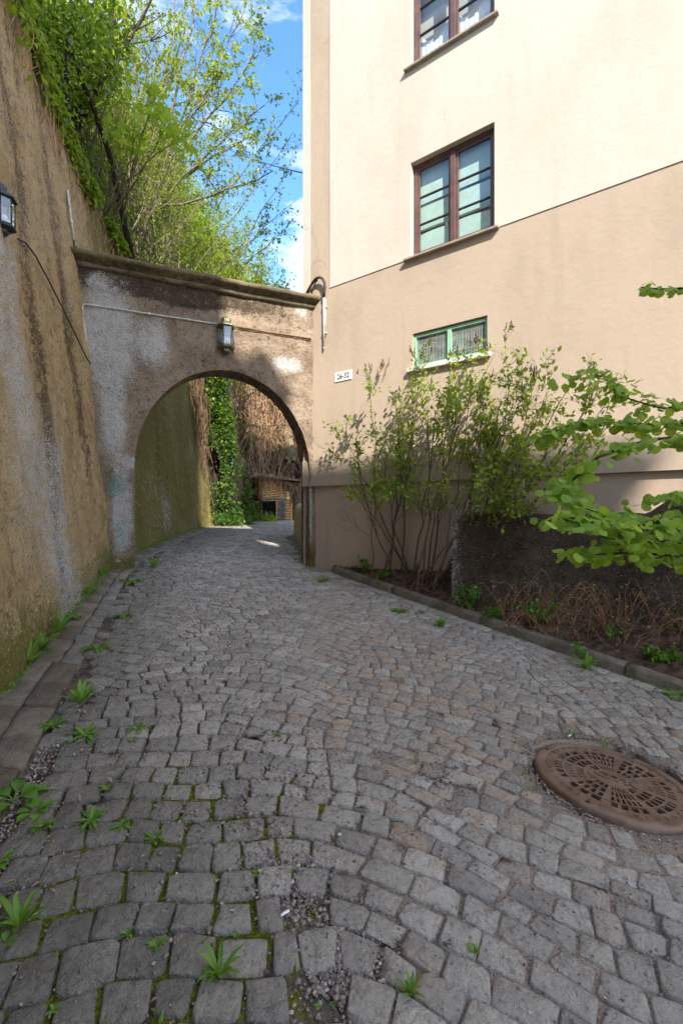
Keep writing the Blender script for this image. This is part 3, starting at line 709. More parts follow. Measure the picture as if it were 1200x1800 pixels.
# ------------------------------------------------------------ left retaining wall
ysw = np.concatenate([np.arange(-3, 2, .25), np.arange(2, 8.2, .045), np.arange(8.2, 13.3, .07)])
def wtop(y): return np.interp(y, [-5, 3, 5.29, 5.9, 6.5, 7.3, 8.1, 8.84, 11, 13.3], [7.5, 7.3, 7.15, 7.0, 6.85, 6.65, 6.5, 6.2, 6.0, 5.9])
nzv = 130; tv = np.linspace(0, 1, nzv)
Yg, Tg = np.meshgrid(ysw, tv, indexing='ij'); zb = gz(wallx(Yg), Yg)-.25; Zg = zb+(wtop(Yg)-zb)*Tg
fac = wallface(Yg, Zg)
dsp = fbm(np.stack([Yg*.9, Zg*.5, Yg*0], -1), 4)*.10+fbm(np.stack([Yg*5, Zg*1.3, Yg*0+4], -1), 4, .6)*.05+fbm(np.stack([Yg*14, Zg*10, Yg*0+8], -1), 3, .6)*.018
dsp = dsp+fbm(np.stack([Yg*30, Zg*24, Yg*0+8], -1), 2, .6)*.010
grv = -np.clip(fbm(np.stack([Yg*6, Zg*.55, Yg*0+20], -1), 3)-.28, 0, 1)*.14
crk = -.035*np.exp(-((Yg-(4.25+.16*(Zg-1)+.06*np.sin(Zg*3)))/.018)**2)*(Zg > 2.2)-.04*np.exp(-((Yg-(9.6-.02*(Zg-1)+.03*np.sin(Zg*2)))/.03)**2)
dsp = dsp*sstep(Tg, 1.02, .97)+grv+crk
V = np.stack([fac+dsp*.96, Yg+dsp*.2, Zg], -1)
ny = len(ysw); i = (np.arange(ny-1)[:, None]*nzv+np.arange(nzv-1)).ravel()
hgt = Zg-zb; beh = sstep(Yg, 7.0, 7.9)
moss = np.clip(.70*sstep(hgt, 1.0, .2)*(1-beh)+beh*(.66-.0*hgt)+.25*fbm(np.stack([Yg, Zg*.5, Yg*0], -1), 3)+.20*sstep(Zg, 5, 7)*(1-beh)+.12, 0, .85)
streak = fbm(np.stack([Yg*2.2, Zg*.28, Yg*0+31], -1), 4)
stain = np.clip(.24+streak*.9-.12*beh+.35*beh*np.exp(-((Yg-8.3)/.9)**2-((Zg-1.8)/1.3)**2), 0, .8)
white = np.clip(.22+.8*fbm(np.stack([Yg*1.3, Zg*.6, Yg*0+51], -1), 3)*sstep(Zg, 4.8, 3.2)-.15*beh, 0, .6)
lw = MB(); lw.add(V.reshape(-1, 3), [np.stack([i, i+nzv, i+nzv+1, i+1], 1)], moss=moss.ravel(), stain=stain.ravel(), white=white.ravel())
# top and end faces
tp = V[:, -1]; tb = tp+np.array([-.55, 0, -.02]); n = ny
lw.add(np.concatenate([tp, tb]), [[[k, k+1, n+k+1, n+k] for k in range(n-1)]], moss=.5)
en = V[-1]; eb = en+np.array([-.8, .1, 0]); lw.add(np.concatenate([en, eb]), [[[k, nzv+k, nzv+k+1, k+1] for k in range(nzv-1)]], moss=.6)
solo('retaining_wall', lw, M_wall, 'tall leaning ochre retaining wall with mossy and white streaks, left of the lane', 'wall', (-2.2, 3.1, .4))
def wall_hit(px, py):
    u = (px-600)/F; v = (HOR-py)/F; ys_ = np.linspace(2.2, 13, 4000); z_ = CAMZ+v*ys_; g = u*ys_-wallface(ys_, z_)
    k = np.argmax(g < 0) if (g[0] > 0) else 0
    return np.array([u*ys_[k], ys_[k], z_[k]])
# ------------------------------------------------------------ lanterns, cables, pipes
def lantern(pos, xa, no, sc, label, metal):
    """half hexagon wall lantern; xa along the wall, no outwards"""
    xa = np.array(xa, float); no = np.array(no, float); pos = np.array(pos, float)
    def W(a, b, z): return pos+sc*(xa*a+no*b+ZZ*z)
    t = thing('wall_lantern', label, 'lantern', tuple(pos), 'lanterns')
    hexo = [(-.11, .02), (-.11, .07), (-.055, .155), (.055, .155), (.11, .07), (.11, .02)]
    def ringp(s, z, oy=0): return [W(a*s, .02+(b-.02)*s+oy, z) for a, b in hexo]
    def loft(levels, m, name, sm=False):
        mb = MB(); Vs = []; 
        for s, z in levels: Vs += ringp(s, z)
        k = 6; q = [[i*k+j, i*k+(j+1) % k, (i+1)*k+(j+1) % k, (i+1)*k+j] for i in range(len(levels)-1) for j in range(k)]
        mb.add(Vs, [q, [list(range(k))[::-1], [(len(levels)-1)*k+j for j in range(k)]]]); return part(name, mb, m, t, sm)
    loft([(1.12, .155), (1.2, .165), (1.18, .185), (.72, .235), (.66, .24), (.66, .285), (.5, .30), (.42, .315), (.0, .32)], metal, 'lamp_top')
    loft([(.0, -.235), (.45, -.23), (.62, -.205), (.62, -.175), (1.1, -.155), (1.14, -.14), (1.1, -.128), (.98, -.125)], metal, 'lamp_base')
    bp = MB()
    bp.add([W(x_, y_, z_) for x_ in (-.09, .09) for y_ in (.003, .02) for z_ in (-.2, .26)], [[[0, 1, 3, 2], [4, 6, 7, 5], [0, 4, 5, 1], [2, 3, 7, 6], [0, 2, 6, 4], [1, 5, 7, 3]]]); part('back_plate', bp, metal, t, False)
    fr = MB()
    for a, b in hexo[1:5]: fr.tube([W(a, b, -.127), W(a, b, .157)], .0075*sc, 5)
    for z_ in (-.122, .152):
        fr.tube([W(a, b, z_) for a, b in hexo], .007*sc, 5)
    part('frame', fr, metal, t)
    for (a, b), (c, d) in zip(hexo[:-1], hexo[1:]):
        g = MB(); g.add([W(a, b, -.12), W(c, d, -.12), W(c, d, .15), W(a, b, .15)], [[[0, 1, 2, 3]]]); part('pane', g, M_lglass, t, False)
    for dx in (-.045, .045):
        bl = MB(); th_ = np.linspace(0, math.pi, 9); 
        pts = [W(dx, .085, z_) for z_ in np.linspace(-.12, -.02, 9)]; bl.tube(pts, [.014*sc, .014*sc, .02*sc, .03*sc, .034*sc, .034*sc, .03*sc, .02*sc, .005*sc], 10); part('bulb', bl, M_bulb, t)
lz = az(396, 597); lantern(AP(aq(396), lz, .015), (AD[0], AD[1], 0), (AN[0], AN[1], 0), 1.0, 'brass hexagonal lantern above the crown of the arch, under the conduit', M_brass)
wl = wall_hit(2, 392); wd = np.array([-.2795, .960, 0]); wn = np.array([.96, .2795, 0])
lantern(wl+wn*.02-wd*.14, wd, wn, .74, 'black framed lantern on the tall left wall, cut by the photo edge', M_black)
def pathA(pts, out=.02): return [AP(aq(a), az(a, b), out) for a, b in pts]
mb = MB(); mb.tube(pathA([(155, 640), (152, 600), (147, 560), (145.5, 541), (149, 535.5), (200, 543), (262, 552.5), (330, 562.5), (384, 571)], .022), .011, 7)
for a, b in ((152, 600), (200, 543), (262, 552.5), (330, 562.5)): mb.box(AP(aq(a), az(a, b), .018), (.035, .035, .035), ax=AXA)
solo('conduit', mb, M_pipe, 'thin grey conduit running along the left part of the stone arch to its lantern', 'pipe', tuple(AP(aq(262), az(262, 552), 0)))
mb = MB(); mb.tube(pathA([(408, 574), (440, 579), (470, 585), (500, 589), (546, 596)], .016), .009, 5); mb.tube(pathA([(408, 577), (450, 583.5), (500, 592), (546, 599)], .014), .006, 5)
solo('old_cable', mb, M_rust, 'rusty pair of wires on the arch between its lantern and the house', 'cable', tuple(AP(aq(500), az(500, 590), 0)))
pts = [wall_hit(a, b)+wn*.06 for a, b in ((18, 418), (33, 425), (50, 447), (75, 492), (100, 540), (125, 590), (146, 632), (153, 640))]
mb = MB(); mb.tube(pts, .009, 6); solo('wall_cable', mb, M_cable, 'dark cable slanting down the left wall from its lantern to the arch', 'cable', tuple(pts[3]))
pts = [wall_hit(a, b)+wn*.03 for a, b in ((115, 333), (118, 360), (122, 390), (126, 422))]
mb = MB(); mb.tube(pts, .016, 8)
for p_ in pts[1:3]: mb.tube([p_-np.array([0, 0, .02]), p_+np.array([0, 0, .02])], .024, 8)
solo('vertical_conduit', mb, M_pipe, 'short pale upright pipe on the left wall just above the arch cornice', 'pipe', tuple(pts[-1]))
pts = [wall_hit(126, 420)+wn*.03, AP(aq(131), 5.17, .0), AP(aq(160), 5.135, -.1), AP(aq(300), 5.135, -.14), AP(aq(470), 5.135, -.14), AP(aq(538), 5.14, -.1)]
mb = MB(); mb.tube(pts, .013, 6); solo('cornice_cable', mb, M_cable, 'dark cable lying on top of the arch cornice', 'cable', tuple(pts[3]))
lp = [(541, 518), (547, 508), (553, 499), (559, 492.5), (566, 490), (571, 492), (574.5, 499), (574.5, 508), (573, 517), (571.5, 523)]
mb = MB(); mb.tube([FP(fq(a), fz(a, b), .035+.03*math.sin(i/9*3.1)) for i, (a, b) in enumerate(lp)], .022, 8)
mb.tube([FP(fq(a), fz(a, b), .03+.02*math.sin(i/9*3.1)) for i, (a, b) in enumerate([(549, 517), (552, 509), (556, 500), (561, 494)])], .012, 6)
solo('cable_loop', mb, M_cable, 'thick dark cable looping from the arch cornice up over the house wall', 'cable', tuple(FP(fq(560), 5.3, 0)))
mb = MB(); q_ = fq(571.2); ztp, zbt = fz(571, 522), fz(571, 611)
mb.tube([FP(q_, ztp, .03), FP(q_, zbt, .03)], .016, 8); mb.tube([FP(q_+.03, ztp-.05, .025), FP(q_+.03, zbt+.15, .025)], .006, 6)
for z_ in (ztp-.18, zbt+.22): mb.box(FP(q_+.005, z_, .02), (.09, .03, .018), ax=AXF)
mb.tube([FP(q_, zbt, .03), FP(q_, zbt-.03, .03)], .011, 8)
solo('house_conduit', mb, M_pipe, 'pale upright cable pipe on the house wall above the 26-32 sign', 'pipe', tuple(FP(q_, zbt, 0)))
# overhead wire
mb = MB(); a_, b_ = FP(.0, 7.0+1.0, -2), np.array([-9., 27, 15.6])
a_ = P(540, 306, 11.0); b_ = P(380, 250, 26.0)
mb.tube([a_*(1-t_)+b_*t_-np.array([0, 0, .6*t_*(1-t_)]) for t_ in np.linspace(0, 1, 12)], .013, 5)
solo('overhead_wire', mb, M_cable, 'thin wire stretched through the sky between the treetops and the house', 'wire', tuple(a_))

# ------------------------------------------------------------ manhole
mcx, mcy = MHC; tb, tcx = .03, -.1
def MZ(x, y): return .109+.018+tb*(y-mcy)+tcx*(x-mcx)
e1 = np.array([1, 0, tcx]); e1 /= np.linalg.norm(e1); nrm = np.cross(e1, [0, 1, tb]); nrm /= np.linalg.norm(nrm)
tdir = np.array([.83, -.56, 0]); tdir = tdir-nrm*(tdir@nrm); tdir /= np.linalg.norm(tdir); tup = np.cross(nrm, tdir); MC = np.array([mcx, mcy, .105])
def MP(a, r, h=0): return MC+tdir*r*math.cos(a)+tup*r*math.sin(a)+nrm*h
man = thing('manhole_cover', 'round rusty brown cast iron manhole cover with radial slots in the setts', 'manhole cover', tuple(MC))
rim = MB(); prf = [(.338, -.03), (.338, .004), (.343, .007), (.375, .006), (.386, .003), (.392, -.004), (.395, -.02), (.397, -.07)]
nA = 96; Vs = [MP(2*math.pi*i/nA, r, h) for i in range(nA) for r, h in prf]; m = len(prf)
rim.add(Vs, [[[i*m+k, ((i+1) % nA)*m+k, ((i+1) % nA)*m+k+1, i*m+k+1] for i in range(nA) for k in range(m-1)]])
part('rim', rim, M_iron, man)
lid = MB(); NS = 112
rr = [.0, .03, .078, .092, .130, .143, .186, .199, .240, .253, .290, .310, .3355]
sect = 8
def hole(ri, a):
    r = (rr[ri]+rr[ri+1])/2; ang = (a+.5)/NS*2*math.pi; per = a % (NS//sect)
    if ri in (3, 5, 7, 9) :
        if per in (0, 13): return False
        if ri == 3 and (abs(math.sin(ang))*r < .045): return False
        step = {3: 2, 5: 2, 7: 2, 9: 3}[ri]
        big = (a//(NS//sect)) % 2 == 1
        if big: step = {3: 4, 5: 4, 7: 3, 9: 4}[ri]
        if ri == 9 and abs(math.sin(ang)) < .35: step = 2
        return per % step != 0
    return False
for ri in range(len(rr)-1):
    for a in range(NS):
        A, B = 2*math.pi*a/NS, 2*math.pi*(a+1)/NS; r0, r1 = rr[ri], rr[ri+1]
        hgt = .0035 if r1 <= .27 else .0015
        if hole(ri, a):
            Vs = [MP(A, r0, hgt), MP(A, r1, hgt), MP(B, r1, hgt), MP(B, r0, hgt), MP(A, r0, -.03), MP(A, r1, -.03), MP(B, r1, -.03), MP(B, r0, -.03)]
            q = []
            if not hole(ri, (a-1) % NS): q.append([0, 4, 5, 1])
            if not hole(ri, (a+1) % NS): q.append([3, 2, 6, 7])
            q += [[1, 5, 6, 2], [0, 3, 7, 4]]
            lid.add(Vs, [q])
        else: lid.add([MP(A, r0, hgt), MP(A, r1, hgt), MP(B, r1, hgt), MP(B, r0, hgt)], [[[0, 1, 2, 3]]])
part('lid', lid, M_iron, man, False)
pit = MB(); Vs = [MP(2*math.pi*i/32, .345, h) for h in (-.02, -.4) for i in range(32)]
pit.add(Vs, [[[i, (i+1) % 32, 32+(i+1) % 32, 32+i] for i in range(32)], [list(range(32, 64))]]); part('shaft', pit, M_black, man)
text_part('JOTR', .075, 'lettering', M_iron, man, MC+nrm*.0065, tdir, tup, .0035, (1.35, 1.0))
for i in range(40):
    a = 2*math.pi*(i+.5)/40
    if i % 10 in (0, 1): continue
    stud = MB(); c = MP(a, .323, .0035); ta = -math.sin(a)*tdir+math.cos(a)*tup; ra_ = math.cos(a)*tdir+math.sin(a)*tup
    if i % 2: stud.box(c, (.004, .022, .004), ax=[ta, ra_, nrm])
    else: stud.tube([MP(a+x_, .323+y_, .0035) for x_, y_ in ((.03, 0), (.015, .010), (-.015, .010), (-.03, 0), (-.015, -.010), (.015, -.010), (.03, 0))], .0016, 3)
    part('raised_mark', stud, M_iron, man)
for a in (math.pi*.93, math.pi*1.43, math.pi*.43, math.pi*1.93):
    hl = MB(); hl.tube([MP(a, .36, .0062), MP(a, .36, .0080)], .011, 12); part('bolt_hole', hl, M_black, man)

# ------------------------------------------------------------ planting bed
bed = MB(); nq, nw = 90, 24; Vs = []; ms = []
for i in range(nq):
    a = 8.6*i/(nq-1)
    for j in range(nw):
        k_ = k0+kd*a-kn*.08; qf = float((k_-H0)@T2); wv = H0+T2*qf; p = k_*(1-j/(nw-1))+wv*(j/(nw-1))
        dist = np.linalg.norm(p-k_); h = gz(*k_)+.055+min(.30, dist*.55)+.03*fbm(np.array([p[0]*4, p[1]*4, 1]), 3)+.012*fbm(np.array([p[0]*22, p[1]*22, 1]), 2)
        Vs.append([p[0], p[1], h])
Vs = np.array(Vs); bed.add(Vs, [[[i*nw+j, (i+1)*nw+j, (i+1)*nw+j+1, i*nw+j+1] for i in range(nq-1) for j in range(nw-1)]])
solo('planting_bed', bed, M_soil, 'narrow bed of dark soil between kerb and house', None, kind='structure')
BV = Vs.reshape(nq, nw, 3)
def bedz(x, y):
    d = np.hypot(BV[..., 0]-x, BV[..., 1]-y); return float(BV[..., 2].ravel()[np.argmin(d)])
# blackened concrete wall with a hump; its front stands 0.5 m off the facade
q0w = fq(795)+.0
dw = MB(); nxw, nzw = 100, 34; O_ = .52; thk = .22
def wq(px): u = px-600; Yv = 9.1*F/(1119+u); return np.array([u/F*Yv, Yv])
w0 = wq(795); 
def wtopz(s): return 1.545+.008*math.sin(s*3)+(.40*math.sin(min(1, max(0, (s-2.0)/1.5))*math.pi*.5)**.8*(1 if s < 3.0 else 1) if s > 2.0 else 0)
Vs = []; att = []
for i in range(nxw+1):
    s = 4.6*i/nxw; p = w0+T2*s; zt_ = wtopz(s)+.045*float(fbm(np.array([s*5, 1, 1]), 3)); zb_ = .1
    for j in range(nzw+1):
        z_ = zb_+(zt_-zb_)*j/nzw
        n_ = float(fbm(np.array([s*3, z_*3, 0]), 4))*.03+float(fbm(np.array([s*14, z_*14, 2]), 3))*.014
        if z_ < .80: n_ += .03+.02*math.sin(s*3)
        if j == nzw: n_ -= .02
        Vs.append([p[0]+N2[0]*n_, p[1]+N2[1]*n_, z_])
Vs = np.array(Vs); r = nzw+1; front = [[i*r+j, (i+1)*r+j, (i+1)*r+j+1, i*r+j+1] for i in range(nxw) for j in range(nzw)]
zc = Vs[:, 2]; sx = np.repeat(np.arange(nxw+1)*4.6/nxw, r)
mo = np.clip(.45*sstep(zc, .95, .5)+.2*fbm(Vs*3, 3), 0, .55); wh = np.clip(.0+.42*sstep(sx, .22, .0), 0, .45)
dw.add(Vs, [front], moss=mo, white=wh, stain=.35)
Bk = Vs.copy(); Bk[:, 0] -= N2[0]*thk; Bk[:, 1] -= N2[1]*thk; dw.add(Bk, [[f_[::-1] for f_ in front]])
tp_ = np.array([Vs[i*r+nzw] for i in range(nxw+1)]); tk = np.array([Bk[i*r+nzw] for i in range(nxw+1)]); n = nxw+1
midt = (tp_+tk)/2+np.array([0, 0, .015])
dw.add(np.concatenate([tp_, midt, tk]), [[[i, i+1, n+i+1, n+i] for i in range(n-1)]+[[n+i, n+i+1, 2*n+i+1, 2*n+i] for i in range(n-1)]], white=.15)
eA = Vs[:r]; eB = Bk[:r]; dw.add(np.concatenate([eA, eB]), [[[j, j+1, r+j+1, r+j] for j in range(r-1)]], white=.35, moss=.3)
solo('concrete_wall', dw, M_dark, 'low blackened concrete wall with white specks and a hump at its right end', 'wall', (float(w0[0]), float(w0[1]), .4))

# ------------------------------------------------------------ through the arch: low wall, shed, bin
yw = MB(); path = np.array([(-.62, 8.55), (-.73, 9.3), (-.93, 10.5), (-1.1, 11.3), (-1.12, 11.6), (-1.0, 11.85), (-.7, 12.1), (.2, 12.5)])
Vs = []; sec = [(-.0, -.3), (-.0, .62), (-.03, .72), (-.10, .76), (-.2, .76), (-.26, .72), (-.28, -.3)]
pd = np.gradient(path, axis=0); pd /= np.linalg.norm(pd, axis=1)[:, None]; pn = np.stack([-pd[:, 1], pd[:, 0]], 1)
fine = np.linspace(0, len(path)-1, 60); 
for t_ in fine:
    k = min(int(t_), len(path)-2); f_ = t_-k; p = path[k]*(1-f_)+path[k+1]*f_; nn_ = pn[k]*(1-f_)+pn[k+1]*f_
    rib = .012*(math.sin(t_*18) > .3)
    for o_, z_ in sec: Vs.append([p[0]+nn_[0]*(o_+(rib if o_ == 0 else 0)), p[1]+nn_[1]*(o_+(rib if o_ == 0 else 0)), gz(*p)+z_])
m = len(sec); yw.add(Vs, [[[i*m+k, (i+1)*m+k, (i+1)*m+k+1, i*m+k+1] for i in range(59) for k in range(m-1)], [list(range(m))]], moss=.42, white=.1)
M_yel = concrete('yellowed_concrete', (.52, .44, .22), (.30, .25, .10), (.66, .58, .32), .6, True)
solo('low_concrete_wall', yw, M_yel, 'low yellowish concrete wall with rounded end just behind the right side of the arch', 'wall', (-.8, 10, float(gz(-.8, 10))))
M_slat = simple('weathered_orange_slats', (.50, .27, .11), .8, .2, var=.35, sc=6, bump=.4)
M_slatd = simple('dark_slats', (.16, .09, .055), .85, .2, var=.35, sc=6, bump=.4)
shed = thing('slatted_shed', 'wooden slatted shed under dry hanging vines at the far end of the lane', 'shed', tuple(P(480, 915, 21.5)))
sA = P(458, 912, 21.0); sB = P(513, 912, 23.2); sC = P(420, 912, 23.4); zt_ = 3.05; zb_ = 1.22
def panel(a, b, n_s, m, nm, posts=True, ztr=None):
    a = np.array([a[0], a[1]]); b = np.array([b[0], b[1]]); d = b-a; Ln = np.linalg.norm(d); d /= Ln; nn_ = np.array([d[1], -d[0]]); rz = math.atan2(d[1], d[0]); hh = (zt_-zb_)/n_s
    for k in range(n_s):
        s_ = MB(); c = (a+b)/2+nn_*.02+nn_*RNG.normal(0, .003); s_.box((c[0], c[1], zb_+.1+hh*(k+.5)-.05), (Ln, .025, hh*.58), rz); part('slat', s_, m, shed, False)
    for f_ in (0, .33, .66, 1):
        p = a+d*Ln*f_-nn_*.04; s_ = MB(); s_.box((p[0], p[1], (zb_+zt_)/2-.1), (.08, .07, zt_-zb_+.25), rz); part('post', s_, m, shed, False)
panel(sA, sB, 24, M_slat, 'front'); panel(sC, sA, 22, M_slatd, 'side')
rfm = MB(); rc = [sA+np.array([-.1, -.15, 0]), sB+np.array([.4, -.1, 0]), sB+np.array([.3, 2.2, 0]), sC+np.array([-.2, .6, 0])]
Vr = [(p[0], p[1], z_) for z_ in (zt_+.06, zt_+.14) for p in rc]; rfm.add(Vr, [[[0, 3, 2, 1], [4, 5, 6, 7], [0, 1, 5, 4], [1, 2, 6, 5], [2, 3, 7, 6], [3, 0, 4, 7]]]); part('roof', rfm, M_slatd, shed, False)
bk = MB(); bk.add([(sC[0], sC[1]+.9, 1), (sB[0], sB[1]+.9, 1), (sB[0], sB[1]+.9, zt_), (sC[0], sC[1]+.9, zt_)], [[[0, 1, 2, 3]]]); part('back_wall', bk, M_slatd, shed, False)
# sign on the shed
fd = (sB-sA)[:2]; fd /= np.linalg.norm(fd); fn = np.array([fd[1], -fd[0], 0]); FD = np.array([fd[0], fd[1], 0])
spos = np.array(P(507, 864.5, 22.8)); spos = np.array([*(sA[:2]+fd*2.02), 2.42])+fn*.06
M_signy = simple('faded_sign_yellow', (.62, .58, .33), .6, .3, var=.1)
sg = MB(); sg.box(spos, (.24, .02, .34), ax=[FD, fn, ZZ]); sgo = solo('shed_sign', sg, M_signy, 'small faded yellow sign with a zero shaped mark on the slatted shed', 'sign', tuple(spos), False)
text_part('0', .30, 'symbol', M_ink, sgo, spos+fn*.012+np.array([0, 0, 0]), FD, ZZ, .001, (.85, 1))
# bin enclosure
M_binm = simple('grey_steel_bin', (.15, .14, .12), .6, .4, .4, var=.3)
bA = P(459.5, 914.5, 19.8); bn = thing('bin_enclosure', 'dark open fronted bin box with a riveted side panel in front of the slatted shed', 'bin', tuple(bA))
W1, Wd, Hh = .68, .55, .82; b0_ = np.array([bA[0], bA[1], bA[2]])
ux = np.array([.96, .28, 0]); uy = np.array([-.28, .96, 0]); AXB = [ux, uy, ZZ]
def bb(nm, x0, x1, y0, y1, z0, z1, m, rv=0):
    k = MB(); c = b0_+ux*(x0+x1)/2+uy*(y0+y1)/2+ZZ*(z0+z1)/2; k.box(c, (x1-x0, y1-y0, z1-z0), ax=AXB, mi=0); return part(nm, k, m, bn, False, bev=.006)
bb('side_wall', 0, .03, 0, Wd, 0, Hh, M_binm); bb('rear_wall', 0, W1, Wd, Wd+.03, 0, Hh, M_black); bb('floor_plate', .03, W1, 0.02, Wd, 0.0, .05, M_black)
bb('door_panel', W1*.99, W1*.99+.34, -.02, .02, 0, Hh-.02, M_binm)
bb('side_wall', W1*.99+.31, W1*.99+.34, .022, Wd, 0, Hh-.02, M_binm)
ld = MB(); 
Vl = [b0_+ux*x_+uy*y_+ZZ*(Hh+.02+.05*math.sin(math.pi*(y_+.05)/(Wd+.1))+dz) for dz in (0, .03) for x_ in (-.03, W1*.99+.37) for y_ in np.linspace(-.05, Wd+.05, 6)]
ld.add(Vl, [[[i, i+1, 6+i+1, 6+i] for i in range(5)]+[[12+i, 18+i, 18+i+1, 12+i+1] for i in range(5)]+[[0, 6, 18, 12], [5, 17, 23, 11]]]); part('lid', ld, M_binm, bn)
for x_ in (W1*.99+.03, W1*.99+.30):
    for z_ in (.1, .32, .54, .75):
        rv = MB(); c = b0_+ux*x_-uy*.022+ZZ*z_; rv.tube([c, c-uy*.012], [.016, .012], 8); part('rivet', rv, M_white, bn)
for x_ in (.22, .44):
    bg_ = MB(); c = b0_+ux*x_+uy*.25; bg_.lathe(c, [(.09, .05), (.10, .2), (.095, .3), (.03, .36)], 12); part('sack', bg_, simple('brown_sack', (.16, .11, .08), .9, .1), bn)

# ------------------------------------------------------------ hillside and cliff
st = [  # base (x,y), outward (ox,oy), profile [(offset,z)...] 7 points
 ((-3.3, -4), (-1, 0), [(0, 6.9), (.8, 7.7), (2, 9), (4, 11), (7, 14), (12, 18), (20, 22)]),
 ((-3.45, 2), (-1, 0), [(0, 6.9), (.8, 7.7), (2, 9), (4, 11), (7, 14), (12, 18), (20, 22)]),
 ((-3.75, 5.3), (-1, .1), [(0, 6.9), (.5, 7.9), (1.3, 9.6), (2.8, 12), (5, 15), (12, 18), (20, 22)]),
 ((-4.15, 7.2), (-1, .1), [(0, 6.3), (.5, 7.6), (1.2, 9.4), (2.6, 12), (4.6, 15), (12, 18), (20, 22)]),
 ((-4.35, 9.5), (-1, .15), [(0, 5.9), (.5, 7.3), (1.1, 9.4), (2.4, 12.4), (4.6, 16), (12, 18), (20, 22)]),
 ((-4.30, 12.6), (-1, .15), [(0, 5.4), (.4, 7.0), (.9, 9.4), (2.0, 12.6), (4, 16), (11, 18), (20, 22)]),
 ((-3.9, 14.2), (-1, .2), [(0, 1.0), (.35, 4.5), (.7, 7.8), (1.5, 11), (3.4, 14.5), (9, 18.5), (18, 22)]),
 ((-4.3, 18), (-1, .2), [(0, 1.0), (.3, 5), (.6, 9), (1.3, 12.5), (3, 15.5), (9, 18.5), (18, 22)]),
 ((-4.4, 23), (-.85, .5), [(0, 1.0), (.3, 5.4), (.6, 9.6), (1.3, 13), (3, 15.4), (9, 18), (16, 21)]),
 ((-2.6, 25.6), (-.25, 1), [(0, 1.0), (.3, 5), (.7, 9), (1.6, 12), (3.5, 13.4), (9, 15), (16, 16)]),
 ((.5, 26), (0, 1), [(0, 1.0), (.3, 4.2), (.8, 7.4), (2, 9.6), (4.5, 10.6), (9, 12), (16, 13)]),
 ((5, 25.5), (.1, 1), [(0, 1.0), (.3, 4), (.8, 7), (2, 9), (4.5, 10), (9, 11), (16, 12)]),
 ((14, 23), (.3, 1), [(0, 1.0), (.3, 4), (.8, 7), (2, 9), (4.5, 10), (9, 11), (16, 12)])]
bx = np.array([s_[0] for s_ in st]); ox = np.array([s_[1] for s_ in st], float); ox /= np.linalg.norm(ox, axis=1)[:, None]; pr_ = np.array([s_[2] for s_ in st], float)
acc = np.concatenate([[0], np.cumsum(np.linalg.norm(np.diff(bx, axis=0), axis=1))]); NAa, NBb = 220, 80
tt = np.linspace(0, acc[-1], NAa); ub = np.linspace(0, 6, NBb)
def ip(arr): return np.stack([np.interp(tt, acc, arr[:, k]) for k in range(arr.shape[1])], 1)
BX, OX = ip(bx), ip(ox); PO, PZ = ip(pr_[:, :, 0]), ip(pr_[:, :, 1])
off = np.stack([np.interp(ub, range(7), PO[i]) for i in range(NAa)]); zz_ = np.stack([np.interp(ub, range(7), PZ[i]) for i in range(NAa)])
HX = BX[:, None, 0]+OX[:, None, 0]*off; HY = BX[:, None, 1]+OX[:, None, 1]*off
pn_ = np.stack([HX, HY, zz_], -1); d_ = fbm(pn_*.6, 4, .6)*.55+fbm(pn_*2.5, 3)*.16; fadeb = sstep(ub, 0, .5)[None]*1.0
HX = HX-OX[:, None, 0]*d_*fadeb; HY = HY-OX[:, None, 1]*d_*fadeb; HZ = zz_+d_*.4*fadeb
HV = np.stack([HX, HY, HZ], -1); i = (np.arange(NAa-1)[:, None]*NBb+np.arange(NBb-1)).ravel()
hm = MB(); hm.add(HV.reshape(-1, 3), [np.stack([i, i+1, i+NBb+1, i+NBb], 1)], moss=.4, stain=.5)
solo('hillside', hm, M_rock, 'steep brown rock and soil hillside behind the retaining wall', None, kind='structure')
# rock slab showing between the vines
rk = MB(); n = 26; c0 = P(492, 765, 22.6)
R1 = P(478, 728, 22.9); R2 = P(520, 742, 23.4); R3 = P(502, 812, 22.0); R4 = P(462, 770, 22.3)
R1 = P(418, 716, 25.6); R2 = P(510, 745, 25.4); R3 = P(520, 812, 24.6); R4 = P(468, 800, 24.4)
G = np.array([[(R1*(1-a)+R2*a)*(1-b)+(R4*(1-a)+R3*a)*b for a in np.linspace(0, 1, n)] for b in np.linspace(0, 1, n)])
G = G+fbm(G*np.array([3, 3, 1.]), 4)[..., None]*.3*np.array([.2, -1, .2])
i = (np.arange(n-1)[:, None]*n+np.arange(n-1)).ravel(); rk.add(G.reshape(-1, 3), [np.stack([i, i+1, i+n+1, i+n], 1)], white=.12, moss=.42)
bk_ = G+np.array([0, 1.6, 0]); rk.add(bk_.reshape(-1, 3), [np.stack([i, i+n, i+n+1, i+1], 1)])
edge_ = [(0, k) for k in range(n)]+[(k, n-1) for k in range(1, n)]+[(n-1, k) for k in range(n-2, -1, -1)]+[(k, 0) for k in range(n-2, 0, -1)]
e0 = np.array([G[a, b] for a, b in edge_]); e1_ = np.array([bk_[a, b] for a, b in edge_]); m = len(e0)
rk.add(np.concatenate([e0, e1_]), [[[k, (k+1) % m, m+(k+1) % m, m+k] for k in range(m)]], moss=.2)
M_rock2 = concrete('streaky_rock', (.17, .135, .075), (.06, .05, .025), (.26, .22, .14), .4, True, .8)
solo('rock_outcrop', rk, M_rock2, 'pale streaked rock slab leaning on the vine covered cliff above the shed', 'rock', tuple(R3))

